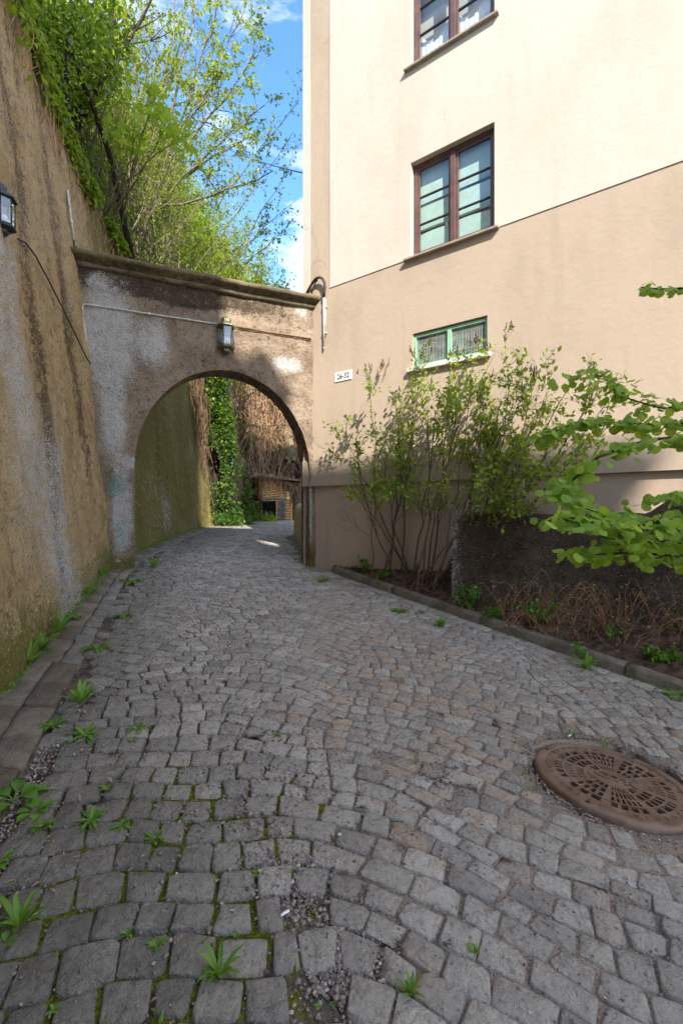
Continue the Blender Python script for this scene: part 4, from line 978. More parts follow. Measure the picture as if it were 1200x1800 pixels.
# ------------------------------------------------------------ building across the street, behind the camera (its shadow lies on the lane)
OB = thing('opposite_house', 'pale green plastered house across the street behind the viewer', 'house', (6, -9, 0))
M_opp = plaster('pale_green_plaster', (.55, .60, .50), (.48, .53, .44), .4)
def OP(q, z, back=0.): return np.array([-2.09+.796*q+.605*-back*-1*-1*0-.605*back, -2.75-.605*q-.796*back, z])
HB = 17.0
def obox(nm, q0, q1, z0, z1, b0, b1, m):
    k = MB(); Vs = [OP(q_, z_, b_) for q_ in (q0, q1) for b_ in (b0, b1) for z_ in (z0, z1)]
    k.add(Vs, [[[0, 1, 3, 2], [4, 6, 7, 5], [0, 4, 5, 1], [2, 3, 7, 6], [0, 2, 6, 4], [1, 5, 7, 3]]]); return part(nm, k, m, OB, False)
obox('body', 3.35, 14.1, -1, HB, 0, 8, M_opp)
obox('added_shade_block', 3.35, 4.02, HB, 21.5, 0, 3, M_opp); obox('added_shade_block', 4.50, 6.85, HB, 21.5, 0, 3, M_opp)  # unseen blocks added to shade the wall beyond the arch, slit for a streak
obox('chimney', 8.2, 8.95, HB, HB+.9, .1, .7, M_opp)
obox('cornice', 3.35, 14.1, HB-.5, HB-.25, -.12, 0, M_wsill)
for fl in range(4):
    for k in range(4):
        z0_, q0_ = 1.5+fl*3.5, 4.2+k*2.3; wv_ = obox('window', q0_, q0_+1.2, z0_, z0_+1.6, -.03, .0, M_white); obox('pane', q0_+.08, q0_+1.12, z0_+.08, z0_+1.52, -.04, -.031, M_lglass)
# ------------------------------------------------------------ vegetation tools
def rdir(n, rng=RNG):
    v = rng.normal(size=(n, 3)); return v/np.linalg.norm(v, axis=1)[:, None]
def leaves(mb, pos, size, droop=.3, asp=.5, rnd=1., dirs=None, tone=None, upb=.55, shape='diamond', mi=0, nb=None):
    """a small folded leaf at every position"""
    pos = np.asarray(pos, float); n = len(pos); size = np.broadcast_to(np.asarray(size, float), (n,))*RNG.uniform(.65, 1.25, n)
    d = rdir(n)*rnd+(dirs if dirs is not None else 0); d[:, 2] = d[:, 2]-droop; d /= np.linalg.norm(d, axis=1)[:, None]
    up = rdir(n)*(1-upb)+np.array([0, 0, upb]) if nb is None else np.array(nb)+rdir(n)*.75; sd = np.cross(d, up); sd /= np.linalg.norm(sd, axis=1)[:, None]+1e-9; nr = np.cross(sd, d)
    s = size[:, None]
    tone = np.clip(RNG.normal(.45, .25, n), 0, 1) if tone is None else tone
    if shape == 'diamond':
        V = np.stack([pos, pos+d*s*.45+sd*s*asp*.5+nr*s*.08, pos+d*s-nr*s*.06, pos+d*s*.45-sd*s*asp*.5+nr*s*.08], 1).reshape(-1, 3)
        b = np.arange(n)[:, None]*4; F_ = np.concatenate([b+[0, 1, 2], b+[0, 2, 3]]); k = 4
        mb.add(V, [F_], mi, tone=np.repeat(tone, 4))
    elif shape == 'oval':
        prof = [(0, 0), (.22, .36), (.5, .5), (.8, .30), (1, 0), (.8, -.30), (.5, -.5), (.22, -.36)]
        V = np.stack([pos+d*s*a+sd*s*asp*b_+nr*s*(abs(b_)*.22-.25*a*a) for a, b_ in prof], 1).reshape(-1, 3)
        b = np.arange(n)[:, None]*8; q = np.concatenate([b+[0, 1, 7, 7]][:0]+[b+[1, 2, 6, 7], b+[2, 3, 5, 6]]); t_ = np.concatenate([b+[0, 1, 7], b+[3, 4, 5]])
        mb.add(V, [q, t_], mi, tone=np.repeat(tone, 8))
    elif shape == 'round':
        an = np.arange(9)/9*2*math.pi; 
        cst = [pos+d*s*.5+nr*s*.03]+[pos+d*s*(.5-.5*math.cos(a)*(1 if math.cos(a) < .9 else .84))+sd*s*.5*math.sin(a)-nr*s*.07*(1+math.cos(3*a)*.6) for a in an]
        V = np.stack(cst, 1).reshape(-1, 3); b = np.arange(n)[:, None]*10
        mb.add(V, [np.concatenate([b+[0, 1+k, 1+(k+1) % 9] for k in range(9)])], mi, tone=np.repeat(tone, 10))
    elif shape == 'palm':
        pts = []
        for k in range(5):
            a = (k-2)*.72; l = (.62, .9, 1, .9, .62)[k]; pts.append((math.cos(a)*l, math.sin(a)*l))
            if k < 4: a2 = a+.36; pts.append((math.cos(a2)*.5, math.sin(a2)*.5))
        V = np.stack([pos]+[pos+d*s*x_+sd*s*y_-nr*s*.25*(x_*x_+y_*y_) for x_, y_ in pts], 1).reshape(-1, 3); m = len(pts)+1; b = np.arange(n)[:, None]*m
        mb.add(V, [np.concatenate([b+[0, k, k+1] for k in range(1, m-1)])], mi, tone=np.repeat(tone, m))
def grow(start, d, length, r0, rng, level=0, maxl=3, seg=7, curve=.25, up=.12, kids=(3, 5), spread=.65, ratio=.6, out=None, pull=None):
    """recursive stems; returns list of (pts, radii, level)"""
    if out is None: out = []
    p = np.array(start, float); d = np.array(d, float)/np.linalg.norm(d); pts = [p.copy()]
    for i in range(seg):
        d = d+rng.normal(0, curve, 3)*.35+np.array([0, 0, up])*.3
        if pull is not None: d = d+np.array(pull)*.1
        d /= np.linalg.norm(d); p = p+d*length/seg; pts.append(p.copy())
    rad = r0*np.linspace(1, .35 if level < maxl else .2, seg+1); out.append((np.array(pts), rad, level))
    if level < maxl:
        for k in range(rng.integers(kids[0], kids[1]+1)):
            f = rng.uniform(.3, 1.0); j = min(seg-1, int(f*seg)); q = pts[j]+(pts[j+1]-pts[j])*(f*seg-j)
            dd = pts[j+1]-pts[j]; dd /= np.linalg.norm(dd); nd = dd*(1-spread*.5)+rng.normal(0, spread, 3)*.75; 
            grow(q, nd, length*ratio*rng.uniform(.7, 1.2), rad[j]*.62, rng, level+1, maxl, max(4, seg-1), curve, up, kids, spread, ratio, out, pull)
    return out
def stems_mesh(mb, segs, rmin=.0016, ns=5):
    for pts, rad, lv in segs: mb.tube(pts, np.maximum(rad, rmin), (ns if lv == 0 else 4 if lv == 1 else 3), cap=False)
def along(segs, minlevel, per, rng, jit=.03, tipw=1.):
    P_, D_ = [], []
    for pts, rad, lv in segs:
        if lv < minlevel: continue
        L_ = np.linalg.norm(np.diff(pts, axis=0), axis=1).sum(); k = rng.poisson(per*L_)
        for _ in range(k):
            f = rng.random()**(1/tipw)*(len(pts)-1); j = min(len(pts)-2, int(f)); P_.append(pts[j]+(pts[j+1]-pts[j])*(f-j)+rng.normal(0, jit, 3)); D_.append(pts[j+1]-pts[j])
    if not P_: return np.zeros((0, 3)), np.zeros((0, 3))
    D_ = np.array(D_); D_ /= np.linalg.norm(D_, axis=1)[:, None]+1e-9; return np.array(P_), D_
def plant(name, label, cat, base, segs, bark, lm, lpos, ldir, size, shape='diamond', group=None, trunk='stem', crown='foliage', **k):
    t = thing(name, label, cat, tuple(base), group); a = MB(); stems_mesh(a, segs); part(trunk, a, bark, t)
    b = MB(); leaves(b, lpos, size, dirs=ldir, shape=shape, **k); part(crown, b, lm, t, True); return t

# ------------------------------------------------------------ undergrowth on the hill
def hill_pts(n, a0, a1, b0, b1, rng, offn=.3):
    """random points on the hill; a along (metres), b across (profile units)"""
    a = rng.uniform(a0, a1, n)/acc[-1]*(NAa-1); b = rng.uniform(b0, b1, n)/6*(NBb-1)
    i, j = a.astype(int).clip(0, NAa-2), b.astype(int).clip(0, NBb-2); fa, fb_ = (a-i)[:, None], (b-j)[:, None]
    p = HV[i, j]*(1-fa)*(1-fb_)+HV[i+1, j]*fa*(1-fb_)+HV[i, j+1]*(1-fa)*fb_+HV[i+1, j+1]*fa*fb_
    o = -OX[i]; return p+np.column_stack([o*rng.exponential(offn, n)[:, None], rng.exponential(offn, n)*.6])
rg = np.random.default_rng(11)
A5, A7, A12, A14, A18, A23, A26, A0_, AE = [float(acc[k]) for k in (2, 3, 5, 6, 7, 8, 9, 10, 11)]
ug = MB()
def clump(p, sc=1.1, th=0.): return p[fbm(p*sc, 3) > th+rg.normal(0, .12, len(p))]
leaves(ug, clump(hill_pts(36000, A5-3, A14, .9, 4.2, rg, .30), 1.3, -.12), .075, droop=.5)
leaves(ug, clump(hill_pts(44000, A14, A26+2, 1.6, 4.8, rg, .40), .9, -.2), .125, droop=.5)
leaves(ug, clump(hill_pts(12000, A26, AE, 2.0, 4.4, rg, .45), .9, -.2), .17, droop=.5)
solo('undergrowth', ug, M_lf_mid, 'mass of fresh green undergrowth covering the hillside above the wall', None, kind='stuff')
ug2 = MB(); leaves(ug2, clump(hill_pts(16000, A5-3, A26, .0, 4.0, rg, .2), 1.5, .05), .10, droop=.6)
solo('dark_undergrowth', ug2, M_lf_dark, 'darker ivy patches on the hillside above the wall', None, kind='stuff')

# brush of upright bare stems above the wall
def brush(n, box, label, name='thicket'):
    segs = []
    for k in range(n):
        x_ = rg.uniform(*box[0]); y_ = rg.uniform(*box[1]); p = hill_near(x_, y_); segs += grow(p, (rg.normal(.12, .25), rg.normal(-.1, .2), 1), rg.uniform(1.4, 3.2), .019, rg, 0, 2, 7, .3, .1, (2, 4), .6, .5)
    return segs
HVf = HV.reshape(-1, 3)
def hill_near(x_, y_):
    k = np.argmin(np.hypot(HVf[:, 0]-x_, HVf[:, 1]-y_)); return HVf[k]+np.array([0, 0, -.1])
for (bxx, byy, n, lab, lm) in (((-5.6, -4.4), (8.8, 10.5), 50, 'thicket of pale upright stems with small fresh leaves, left behind the arch cornice', M_lf_mid),
                           ((-5.9, -4.3), (10.5, 13.5), 76, 'thicket of dense pale shoots in the middle behind the arch cornice', M_lf_young),
                           ((-5.6, -3.6), (14.5, 17.5), 34, 'sunlit thicket with tiny yellow green leaves on the cliff edge beyond the wall', M_lf_young)):
    sg_ = brush(n, (bxx, byy), lab); lp_, ldd = along(sg_, 1, 22 if lm is M_lf_mid else 26, rg, .04)
    plant('thicket', lab, 'bush', sg_[0][0][0], sg_, M_bark, lm, lp_, ldd*.5, .06, upb=.6)

# ------------------------------------------------------------ trees above the wall
def stems_to(base, targets, r, rg, maxl=3, kids=(4, 6), ratio=.34, spread=.75, up=.1, seg=9, curve=.2):
    segs = []
    for tgt in targets:
        b = np.array(base)+rg.normal(0, .18, 3)*[1, 1, 0]; tgt = np.array(tgt); Lg = np.linalg.norm(tgt-b); pts = []
        mid = (b+tgt)/2+rg.normal(0, .06*Lg, 3)-np.array([0, 0, .04*Lg])*0
        for f in np.linspace(0, 1, seg+1): pts.append((1-f)**2*b+2*f*(1-f)*mid+f*f*tgt+rg.normal(0, .012*Lg, 3)*(f*(1-f)*3))
        pts = np.array(pts); rad = r*np.linspace(1, .22, seg+1); segs.append((pts, rad, 0))
        for k in range(rg.integers(kids[0], kids[1]+1)*2):
            f = rg.uniform(.22, 1)**.8*seg; j = min(seg-1, int(f)); q = pts[j]+(pts[j+1]-pts[j])*(f-j); dd = pts[j+1]-pts[j]; dd /= np.linalg.norm(dd)
            grow(q, dd+rg.normal(0, spread, 3)*.8, Lg*ratio*rg.uniform(.5, 1.1)*(1.15-f/seg*.6), max(rad[j]*.5, .003), rg, 1, maxl, 6, curve, up, (2, 4), spread, .55, segs)
    return segs
# budding tree, sparse yellow green leaves against the sky
base = hill_near(-5.2, 12.2)
tg = [P(250, -60, 12.5), P(300, -120, 12.2), P(345, -140, 12), P(395, -60, 12), P(430, 20, 12.3), P(455, 95, 12), P(465, 185, 11.8), P(480, 300, 11.6), P(330, 40, 11.5), P(390, 130, 11.3), P(280, 60, 11.8), P(440, 240, 12.6)]
sg_ = stems_to(base, tg, .045, rg, 3, (4, 6), .27, .7, .12); lp_, ldd = along(sg_, 2, 15, rg, .02, 1.6)
plant('budding_tree', 'slender many stemmed tree with sparse young leaves against the sky', 'tree', base, sg_, M_bark, M_lf_young, lp_, ldd*.6, .095, upb=.6, trunk='trunk', crown='crown', asp=.6)
# catkin-like pale strands
ct = MB(); cp = lp_[rg.choice(len(lp_), 130)]; cp = cp[(cp[:, 2] > 9)]
for p in cp: ct.tube([p, p+rg.normal(0, .02, 3)-[0, 0, .12], p+rg.normal(0, .04, 3)-[0, 0, .3]], .0035, 3, cap=False)
ctp = part('catkin', ct, simple('pale_catkin', (.55, .55, .45), .8, .2), bpy.data.objects['budding_tree']); ctp['kind'] = 'stuff'
# right reaching twigs over the arch
base = hill_near(-4.5, 12.9)
tg = [P(525, 178, 12.2), P(520, 352, 12), P(515, 232, 12), P(508, 395, 11.8), P(505, 300, 12.6), P(470, 400, 11.6)]
sg_ = stems_to(base, tg, .022, rg, 2, (4, 6), .25, .6, .08); lp_, ldd = along(sg_, 1, 12, rg, .02, 1.5)
plant('leaning_sapling', 'thin sapling leaning right towards the house with loose sunlit leaves', 'tree', base, sg_, M_bark, M_lf_young, lp_, ldd*.6, .085, upb=.6, trunk='trunk', crown='crown', asp=.6)
# dark leafy tree top left
base = hill_near(-5.0, 8.4); 
tg = [P(112, 60, 8.6), P(150, -60, 8.6), P(70, -40, 8.3), P(200, -30, 9), P(215, 70, 9.2), P(95, 130, 8.2), P(170, 140, 8.8), P(40, -90, 8), P(300, -70, 9.5), P(255, 30, 9.6)]
sg_ = stems_to(base, tg, .06, rg, 3, (4, 5), .32, .8, .02); lp_, ldd = along(sg_, 1, 24, rg, .06, 1.3)
lp_ = lp_[(lp_[:, 2] > 6.9) & (lp_[:, 0] < wallx(lp_[:, 1])-.62)]; keep = rg.random(len(lp_)) < .9; lp_ = lp_[keep]
plant('leafy_tree', 'leafy deep green tree leaning over the top of the left wall', 'tree', base, sg_, M_barkd, M_lf_mid, lp_, None, .105, upb=.6, trunk='trunk', crown='crown', asp=.62, droop=.55)
# two dark leaning trunks
a = MB(); pts = [P(x_, y_, Yv) for x_, y_, Yv in ((232, 455, 9.3), (215, 372, 9.1), (205, 330, 9.0), (192, 268, 8.7), (165, 190, 8.3), (140, 130, 8.0), (118, 70, 7.9))]
a.tube(pts, [.06, .055, .05, .048, .042, .036, .028], 8)
t_ = thing('leaning_tree', 'dark bare trunk leaning left through the greenery behind the wall', 'tree', tuple(pts[0])); part('trunk', a, M_barkd, t_)
b = MB(); hp = np.array(pts[-1])+rg.normal(0, .45, (900, 3))*[1, .8, .6]; leaves(b, hp, .10, asp=.6, droop=.5); part('crown', b, M_lf_dark, t_)
a = MB(); pts = [P(x_, y_, Yv) for x_, y_, Yv in ((117, 330, 7.9), (116, 262, 7.75), (119, 190, 7.7), (117, 115, 7.6), (122, 50, 7.6))]
a.tube(pts, [.045, .042, .04, .035, .03], 8)
t_ = thing('upright_tree', 'dark straight trunk rising just behind the edge of the left wall', 'tree', tuple(pts[0])); part('trunk', a, M_barkd, t_)
b = MB(); hp = np.array(pts[-1])+rg.normal(0, .42, (900, 3)); leaves(b, hp, .10, asp=.6, droop=.5); part('crown', b, M_lf_mid, t_)
# maple with bright young leaves
base = hill_near(-4.6, 9.2); tg = [P(272, 165, 7.9), P(236, 228, 7.8), P(300, 215, 7.8), P(322, 240, 7.7), P(262, 200, 7.7), P(215, 240, 8.0)]
sg_ = stems_to(base, tg, .020, rg, 2, (2, 3), .16, .6, .0)
lp_ = np.concatenate([np.array(t_)+rg.normal(0, 1, (24, 3))*[.17, .15, .13] for t_ in tg])
plant('young_maple', 'young maple with large bright yellow green lobed leaves in the middle of the thicket', 'tree', base, sg_, M_bark, M_lf_maple, lp_, None, .15, shape='palm', trunk='trunk', crown='crown', droop=.9, upb=.75)
# greenery hanging over the wall top
iv = MB(); yv = rg.uniform(4.0, 8.8, 5200); dn = rg.exponential(.40, 5200)*np.interp(yv, [4, 5.4, 6.2, 8.8], [.55, .4, .22, .12]); zt_ = wtop(yv)+.12-dn
xv = wallface(yv, np.minimum(zt_, wtop(yv)))+rg.uniform(.01, .13, 5200); hp = np.column_stack([xv, yv, zt_]); hp = hp[fbm(np.column_stack([yv*2, yv*0, yv*0]), 3) > -.15+.45*dn-.25]
leaves(iv, hp, .09, droop=.9, asp=.6); t_ = thing('wall_top_ivy', 'trailing green ivy hanging over the top edge of the left wall', 'ivy', (float(wallface(6, 6.8)), 6, 6.9)); part('foliage', iv, M_lf_mid, t_)
vs_ = MB()
for k in range(90):
    y_ = rg.uniform(4.6, 8.8); z_ = float(wtop(y_))+.1; x_ = float(wallface(y_, z_)); L_ = rg.uniform(.4, 1.5); pts = [np.array([x_+.03+.07*math.sin(f*3+k)*.6, y_+.12*math.sin(f*4+k), z_-f*L_]) for f in np.linspace(0, 1, 7)]
    vs_.tube(pts, .006, 3, cap=False)
tag(part('hanging_stem', vs_, M_straw, t_), kind='stuff')
# ivy column at the end of the wall
n = 12000; zc_ = rg.uniform(1.1, 7.0, n); wv = np.interp(zc_, [1, 2, 4, 7], [.98, .88, .60, .38]); an = rg.uniform(-.2, math.pi*1.15, n)
cx_ = np.interp(zc_, [1, 7], [-3.62, -4.02]); rr_ = wv*(1+.22*fbm(np.column_stack([an*1.2, zc_*1.3, an*0]), 3)+rg.normal(0, .06, n))
hp = np.column_stack([cx_+rr_*np.cos(an)*.95, 14.6-rr_*np.sin(an)*.9, zc_]); kk = fbm(hp*[1.6, 1.6, 1.0], 3) > -.02-.25*sstep(hp[:, 2], 4.5, 1.5); hp = hp[kk]; an = an[kk]; n = len(hp)
iv = MB(); leaves(iv, hp, .10, droop=.85, asp=.7, dirs=np.column_stack([np.cos(an), -np.sin(an), an*0])*.8)
t_ = thing('ivy_curtain', 'thick column of deep green ivy at the far end of the retaining wall', 'ivy', (-3.5, 14.2, 1.2)); part('foliage', iv, M_lf_dark, t_)
core = MB(); core.lathe((-3.75, 15.0, 1.0), [(.5, 0), (.45, 1.2), (.35, 3), (.2, 5.0), (.05, 5.4)], 14); part('trunk', core, M_barkd, t_)
hi = MB(); leaves(hi, hp[rg.choice(n, 900)]+[.03, -.06, .02], .10, droop=.7, asp=.7); part('fresh_leaves', hi, M_lf_mid, t_)
# nettles and shrubs at its foot
for (px_, w_, h_, Yv, lab) in ((438, 26, 22, 18.0, 'low dark shrub beside the bin box at the far end'), (395, 30, 16, 13.6, 'low green shrub at the foot of the ivy column'), (470, 14, 9, 19.3, 'tiny green shrub before the bin box opening')):
    c = P(px_, 910, Yv); c[2] = gz(c[0], c[1]); k = MB(); hp = c+rg.normal(0, 1, (700, 3))*[w_/F*Yv*.5, .3, h_/F*Yv*.4]+[0, 0, h_/F*Yv*.45]; leaves(k, hp, .10, droop=.4, asp=.6)
    t_ = thing('low_shrub', lab, 'shrub', tuple(c)); part('foliage', k, M_lf_dark if Yv < 19 else M_lf_mid, t_)
# dry vines on the cliff
def vines(n, a0, a1, ztop_, zbot, mat, parent, name, off_, rad):
    mb = MB()
    for k in range(n):
        a = rg.uniform(a0, a1); i = a/acc[-1]*(NAa-1); i0 = int(i); b = BX[i0]; o = -OX[i0]; z1_ = rg.uniform(*ztop_); z0_ = max(rg.uniform(*zbot), 1.2); of = rg.uniform(*off_)
        ph = rg.uniform(0, 6); sw = rg.uniform(.1, .8); pts = []; wk = np.concatenate([[0], np.cumsum(rg.normal(0, .15, 8))])
        for fi, f in enumerate(np.linspace(0, 1, 9)):
            z_ = z1_+(z0_-z1_)*f; lean = -np.interp(z_, [1, 5, 8, 11], [0, .4, .9, 2.3]); tn = np.array([o[1], -o[0]])
            pp_ = b+o*(of+lean+.12*math.sin(f*7+ph))+tn*sw*math.sin(f*4+ph)+tn*wk[fi]; pts.append([pp_[0], pp_[1], z_])
        mb.tube(pts, rad*rg.uniform(.6, 1.3), 3, cap=False)
    return mb
t_ = thing('dry_vines', 'curtain of brown leafless vines hanging down the cliff beyond the arch', 'vines', (-1, 25.4, 1.2))
tag(part('hanging_stem', vines(700, A23-1, AE, (5, 11.5), (1.2, 8), M_straw, t_, '', (.1, 1.1), .014), M_straw, t_), kind='stuff')
tag(part('dark_hanging_stem', vines(750, A23-1, AE, (4, 10), (1.2, 5), M_vined, t_, '', (.05, .6), .02), M_vined, t_), kind='stuff')
hp = hill_pts(7500, A23, AE, .2, 2.6, rg, .3); k = MB(); leaves(k, hp, .16, droop=1.2, asp=.35); tag(part('withered_leaves', k, simple('withered_leaf', (.20, .115, .06), .9, .1, var=.5, sc=2), t_), kind='stuff')
hp = hill_pts(5200, A18, AE, 1.3, 3.0, rg, .5); k = MB(); leaves(k, hp, .12, droop=.6, asp=.6); tag(part('young_leaves', k, M_lf_young, t_), kind='stuff')
t2 = thing('wall_end_vines', 'pale tangled vines trailing over the far end of the retaining wall beside the ivy', 'vines', (-4, 13.2, 3))
mb = MB()
for k in range(40):
    y_ = rg.uniform(12.2, 13.4); z1_ = rg.uniform(4.4, 6.4); L_ = rg.uniform(.8, 3.2); ph = rg.uniform(0, 6); x_ = float(wallface(min(y_, 13), z1_))+.12
    mb.tube([[x_+f*L_*BAT+.1*math.sin(f*6+ph)*.7, y_+.15*math.sin(f*5+ph), z1_-f*L_] for f in np.linspace(0, 1, 8)], .009, 3, cap=False)
tag(part('hanging_stem', mb, M_vined, t2), kind='stuff')
# straw roof fringe of the shed
mb = MB()
for k in range(750):
    f = rg.uniform(-.55, 1.3); s0 = sA+(sB-sA)*f if f > 0 else sA+(sC-sA)*(-f*1.8); s0 = s0+np.array([0, -.1, 0]); z1_ = zt_ if False else 3.16+rg.normal(0, .05); L_ = rg.exponential(.12)+(.05 if f < .7 else .25+1.3*max(0, f-.85)*rg.random()*2)
    o_ = rg.uniform(.0, .28); side = rg.normal(0, .12)
    mb.tube([[s0[0]+side*g_-.0, s0[1]-o_*math.sin(g_*1.5)+.5*(1-g_), z1_+.10*math.sin(g_*2.2)-L_*g_*g_*1.3] for g_ in np.linspace(0, 1, 5)], .013, 3, cap=False)
t3 = thing('vine_thatch', 'shaggy dry vine thatch draped over the roof edge of the slatted shed', 'vines', tuple(sA+[0, 0, 1.9])); tag(part('hanging_stem', mb, M_straw, t3), kind='stuff')
# slope shrub on right top of cliff
base = P(430, 500, 17.5); tg = [P(x_, y_, Yv) for x_, y_, Yv in ((500, 478, 17), (508, 500, 17), (470, 425, 17.5), (440, 385, 18), (400, 380, 18), (455, 450, 16.5), (490, 515, 16.5), (480, 455, 17.5), (420, 420, 17))]
sg_ = stems_to(base+np.array([0, .5, -1.5]), tg, .03, rg, 2, (4, 6), .3, .8, .05); lp_, ldd = along(sg_, 1, 20, rg, .12, 1.2)
plant('cliff_bush', 'rounded bush with dense yellow green leaves at the right end of the hillside', 'bush', base, sg_, M_bark, M_lf_young, lp_, None, .12, upb=.6)
# tree beside the wall behind the camera whose shade dapples the left wall
base = np.array([-.9, -5.2, -.2]); tg = [(-.6, -3.4, 9), (.4, -4.2, 10), (.5, -5.0, 8.5), (-1.2, -4.2, 10.5), (.0, -3.8, 7.6), (-.3, -5.0, 11.5), (-1.6, -3.6, 9.4)]
sg_ = stems_to(base, tg, .12, rg, 2, (4, 5), .3, .8, .05); lp_, ldd = along(sg_, 1, 4, rg, .15, 1.2)
plant('street_tree', 'leafy street tree behind the viewer', 'tree', base, sg_, M_barkd, M_lf_mid, lp_, None, .17, trunk='trunk', crown='crown')

# ------------------------------------------------------------ lilac shrubs
def lilac(base, targets, label, seed, leafn):
    r = np.random.default_rng(seed); segs = []
    for tgt in targets:
        segs += stems_to(np.array(base)+r.normal(0, .035, 3)*[1, 1, 0], [tgt], r.uniform(.011, .017), r, 3, (3, 4), .26, .5, .22, 10, .22)
    lp_, ldd = along(segs, 1, leafn*.38, r, .035, 1.4)
    keep = lp_[:, 2] > base[2]+.75+.3*r.random(len(lp_)); lp_, ldd = lp_[keep], ldd[keep]
    # keep in front of facade
    dist = (10-lp_[:, 0]-1.3165*lp_[:, 1])/1.653; ok = dist > .03; lp_, ldd = lp_[ok], ldd[ok]
    t = plant('lilac_shrub', label, 'shrub', base, [s_ for s_ in segs], M_twig, M_lf_lilac, lp_, ldd*.7, .066, group='lilac shrubs against the house', upb=.6, asp=.62, droop=.15)
    tips = [s_[0][-1] for s_ in segs if s_[2] >= 2 and s_[0][-1][2] > base[2]+1.7]; r.shuffle(tips); tips = sorted(tips, key=lambda p: -p[2])[:28]
    for tp_ in tips:
        m_ = MB(); h = r.uniform(.07, .13); cnt = 14; d = np.array([r.normal(0, .2), r.normal(0, .2), 1]); d /= np.linalg.norm(d)
        bpos = np.array([tp_+d*h*(k/cnt)+rdir(1, r)[0]*.016*(1-k/cnt) for k in range(cnt)])
        m_.tube([tp_, tp_+d*h], .0022, 3, cap=False)
        for bp_ in bpos: m_.lathe(bp_, [(.003, -.006), (.0065, 0), (.002, .008)], 4)
        part('flower_spike', m_, M_bud, t)
    return t
def FT(px_, py_, d): # target a distance d in front of the facade
    u = (px_-600)/F; Yv = (10-1.653*d)/(u+1.3165); return np.array([u*Yv, Yv, CAMZ+(HOR-py_)/F*Yv])
b1 = FT(697, 1003, .16); b1[2] = bedz(b1[0], b1[1])-.02
lilac(b1, [FT(600, 745, .35), FT(625, 770, .5), FT(650, 700, .3), FT(615, 830, .6), FT(690, 690, .25), FT(700, 745, .6), FT(735, 680, .3), FT(765, 720, .6), FT(660, 770, .75)], 'smaller left lilac shrub with crooked stems against the brown house base', 5, 42)
b2 = FT(768, 1012, .28); b2[2] = bedz(b2[0], b2[1])-.02
lilac(b2, [FT(740, 690, .3), FT(790, 650, .3), FT(830, 640, .4), FT(870, 620, .3), FT(900, 650, .6), FT(940, 640, .4), FT(960, 690, .7), FT(1000, 680, .5), FT(1040, 700, .7), FT(850, 720, .8), FT(800, 740, .8), FT(930, 760, .9), FT(980, 780, .8), FT(1060, 715, .6), FT(1030, 770, .8), FT(1000, 830, .9), FT(930, 850, .9)], 'larger right lilac shrub spreading over the low dark wall under the green window', 6, 44)
b3 = FT(880, 905, .12); b3[2] = 1.0
lilac(b3, [FT(840, 740, .3), FT(880, 700, .4), FT(930, 700, .35), FT(985, 740, .3), FT(900, 780, .6)], 'slim lilac stems rising behind the low dark concrete wall', 8, 44)

# ------------------------------------------------------------ round leaved tree reaching in from the right
kt = thing('round_leaved_tree', 'tree off the right edge whose branches of round bright green leaves reach into view', 'tree', (4.1, 2.6, .1))
a = MB(); a.tube([(4.1, 2.6, -.1), (4.08, 2.65, .8), (4.0, 2.7, 1.7), (4.05, 2.6, 2.6), (4.2, 2.5, 3.6)], [.09, .08, .075, .06, .04], 10); part('trunk', a, M_barkd, kt)
def branch(pts, n, size, thick=.010, wid=.07, root=True):
    pts = np.array([P(*p) for p in pts])
    full = np.concatenate([np.array([[4.02, 2.65, pts[0][2]*.6+.9*.4]]), pts]) if root else pts
    t_ = np.linspace(0, len(full)-1, 60); cur = np.stack([np.interp(t_, range(len(full)), full[:, k]) for k in range(3)], 1)
    for _ in range(3): cur[1:-1] = (cur[:-2]+cur[1:-1]*2+cur[2:])/4
    b_ = MB(); b_.tube(cur, np.linspace(thick, .0025, 60), 5)
    s0 = 1/(len(full)-1) if root else 0; f = rg.uniform(s0*.7, 1, n)*59; j = f.astype(int).clip(0, 58); pos = cur[j]+(cur[j+1]-cur[j])*(f-j)[:, None]
    dd = cur[j+1]-cur[j]; dd /= np.linalg.norm(dd, axis=1)[:, None]; side = np.cross(dd, [0, 0, 1.]); sg_ = rg.choice([-1, 1], n)[:, None]
    pos = pos+side*sg_*rg.uniform(0, wid, n)[:, None]+rg.normal(0, wid*.6, (n, 3))*[1, 1, .45]
    k = part('branch', b_, M_barkd, kt); lv = MB(); leaves(lv, pos, size, dirs=dd*.6+side*sg_*.8, shape='round', droop=.45, rnd=.5, nb=(-.25, -.75, .75)); part('foliage', lv, M_lf_kats, k)
branch([(1240, 775, 2.9), (1180, 768, 2.75), (1110, 780, 2.65), (1050, 802, 2.6), (1005, 845, 2.6), (985, 862, 2.58), (1005, 885, 2.5), (1060, 905, 2.4), (1120, 910, 2.35)], 279, 0.056)
branch([(1240, 742, 3.2), (1180, 745, 3.1), (1110, 745, 3.0), (1040, 742, 3.0), (985, 752, 3.0), (950, 772, 3.0)], 279, 0.058, wid=.06)
branch([(1240, 985, 2.5), (1160, 975, 2.45), (1100, 972, 2.4), (1040, 975, 2.35), (1020, 970, 2.35)], 129, 0.053)
branch([(1240, 900, 2.3), (1170, 915, 2.3), (1110, 928, 2.25), (1050, 918, 2.2), (1010, 918, 2.2), (985, 912, 2.2)], 148, 0.053)
branch([(1240, 940, 2.4), (1180, 950, 2.4), (1120, 955, 2.35), (1060, 945, 2.3)], 129, 0.053, wid=.07)
branch([(1240, 868, 2.6), (1190, 872, 2.6), (1140, 880, 2.6)], 73, 0.051)
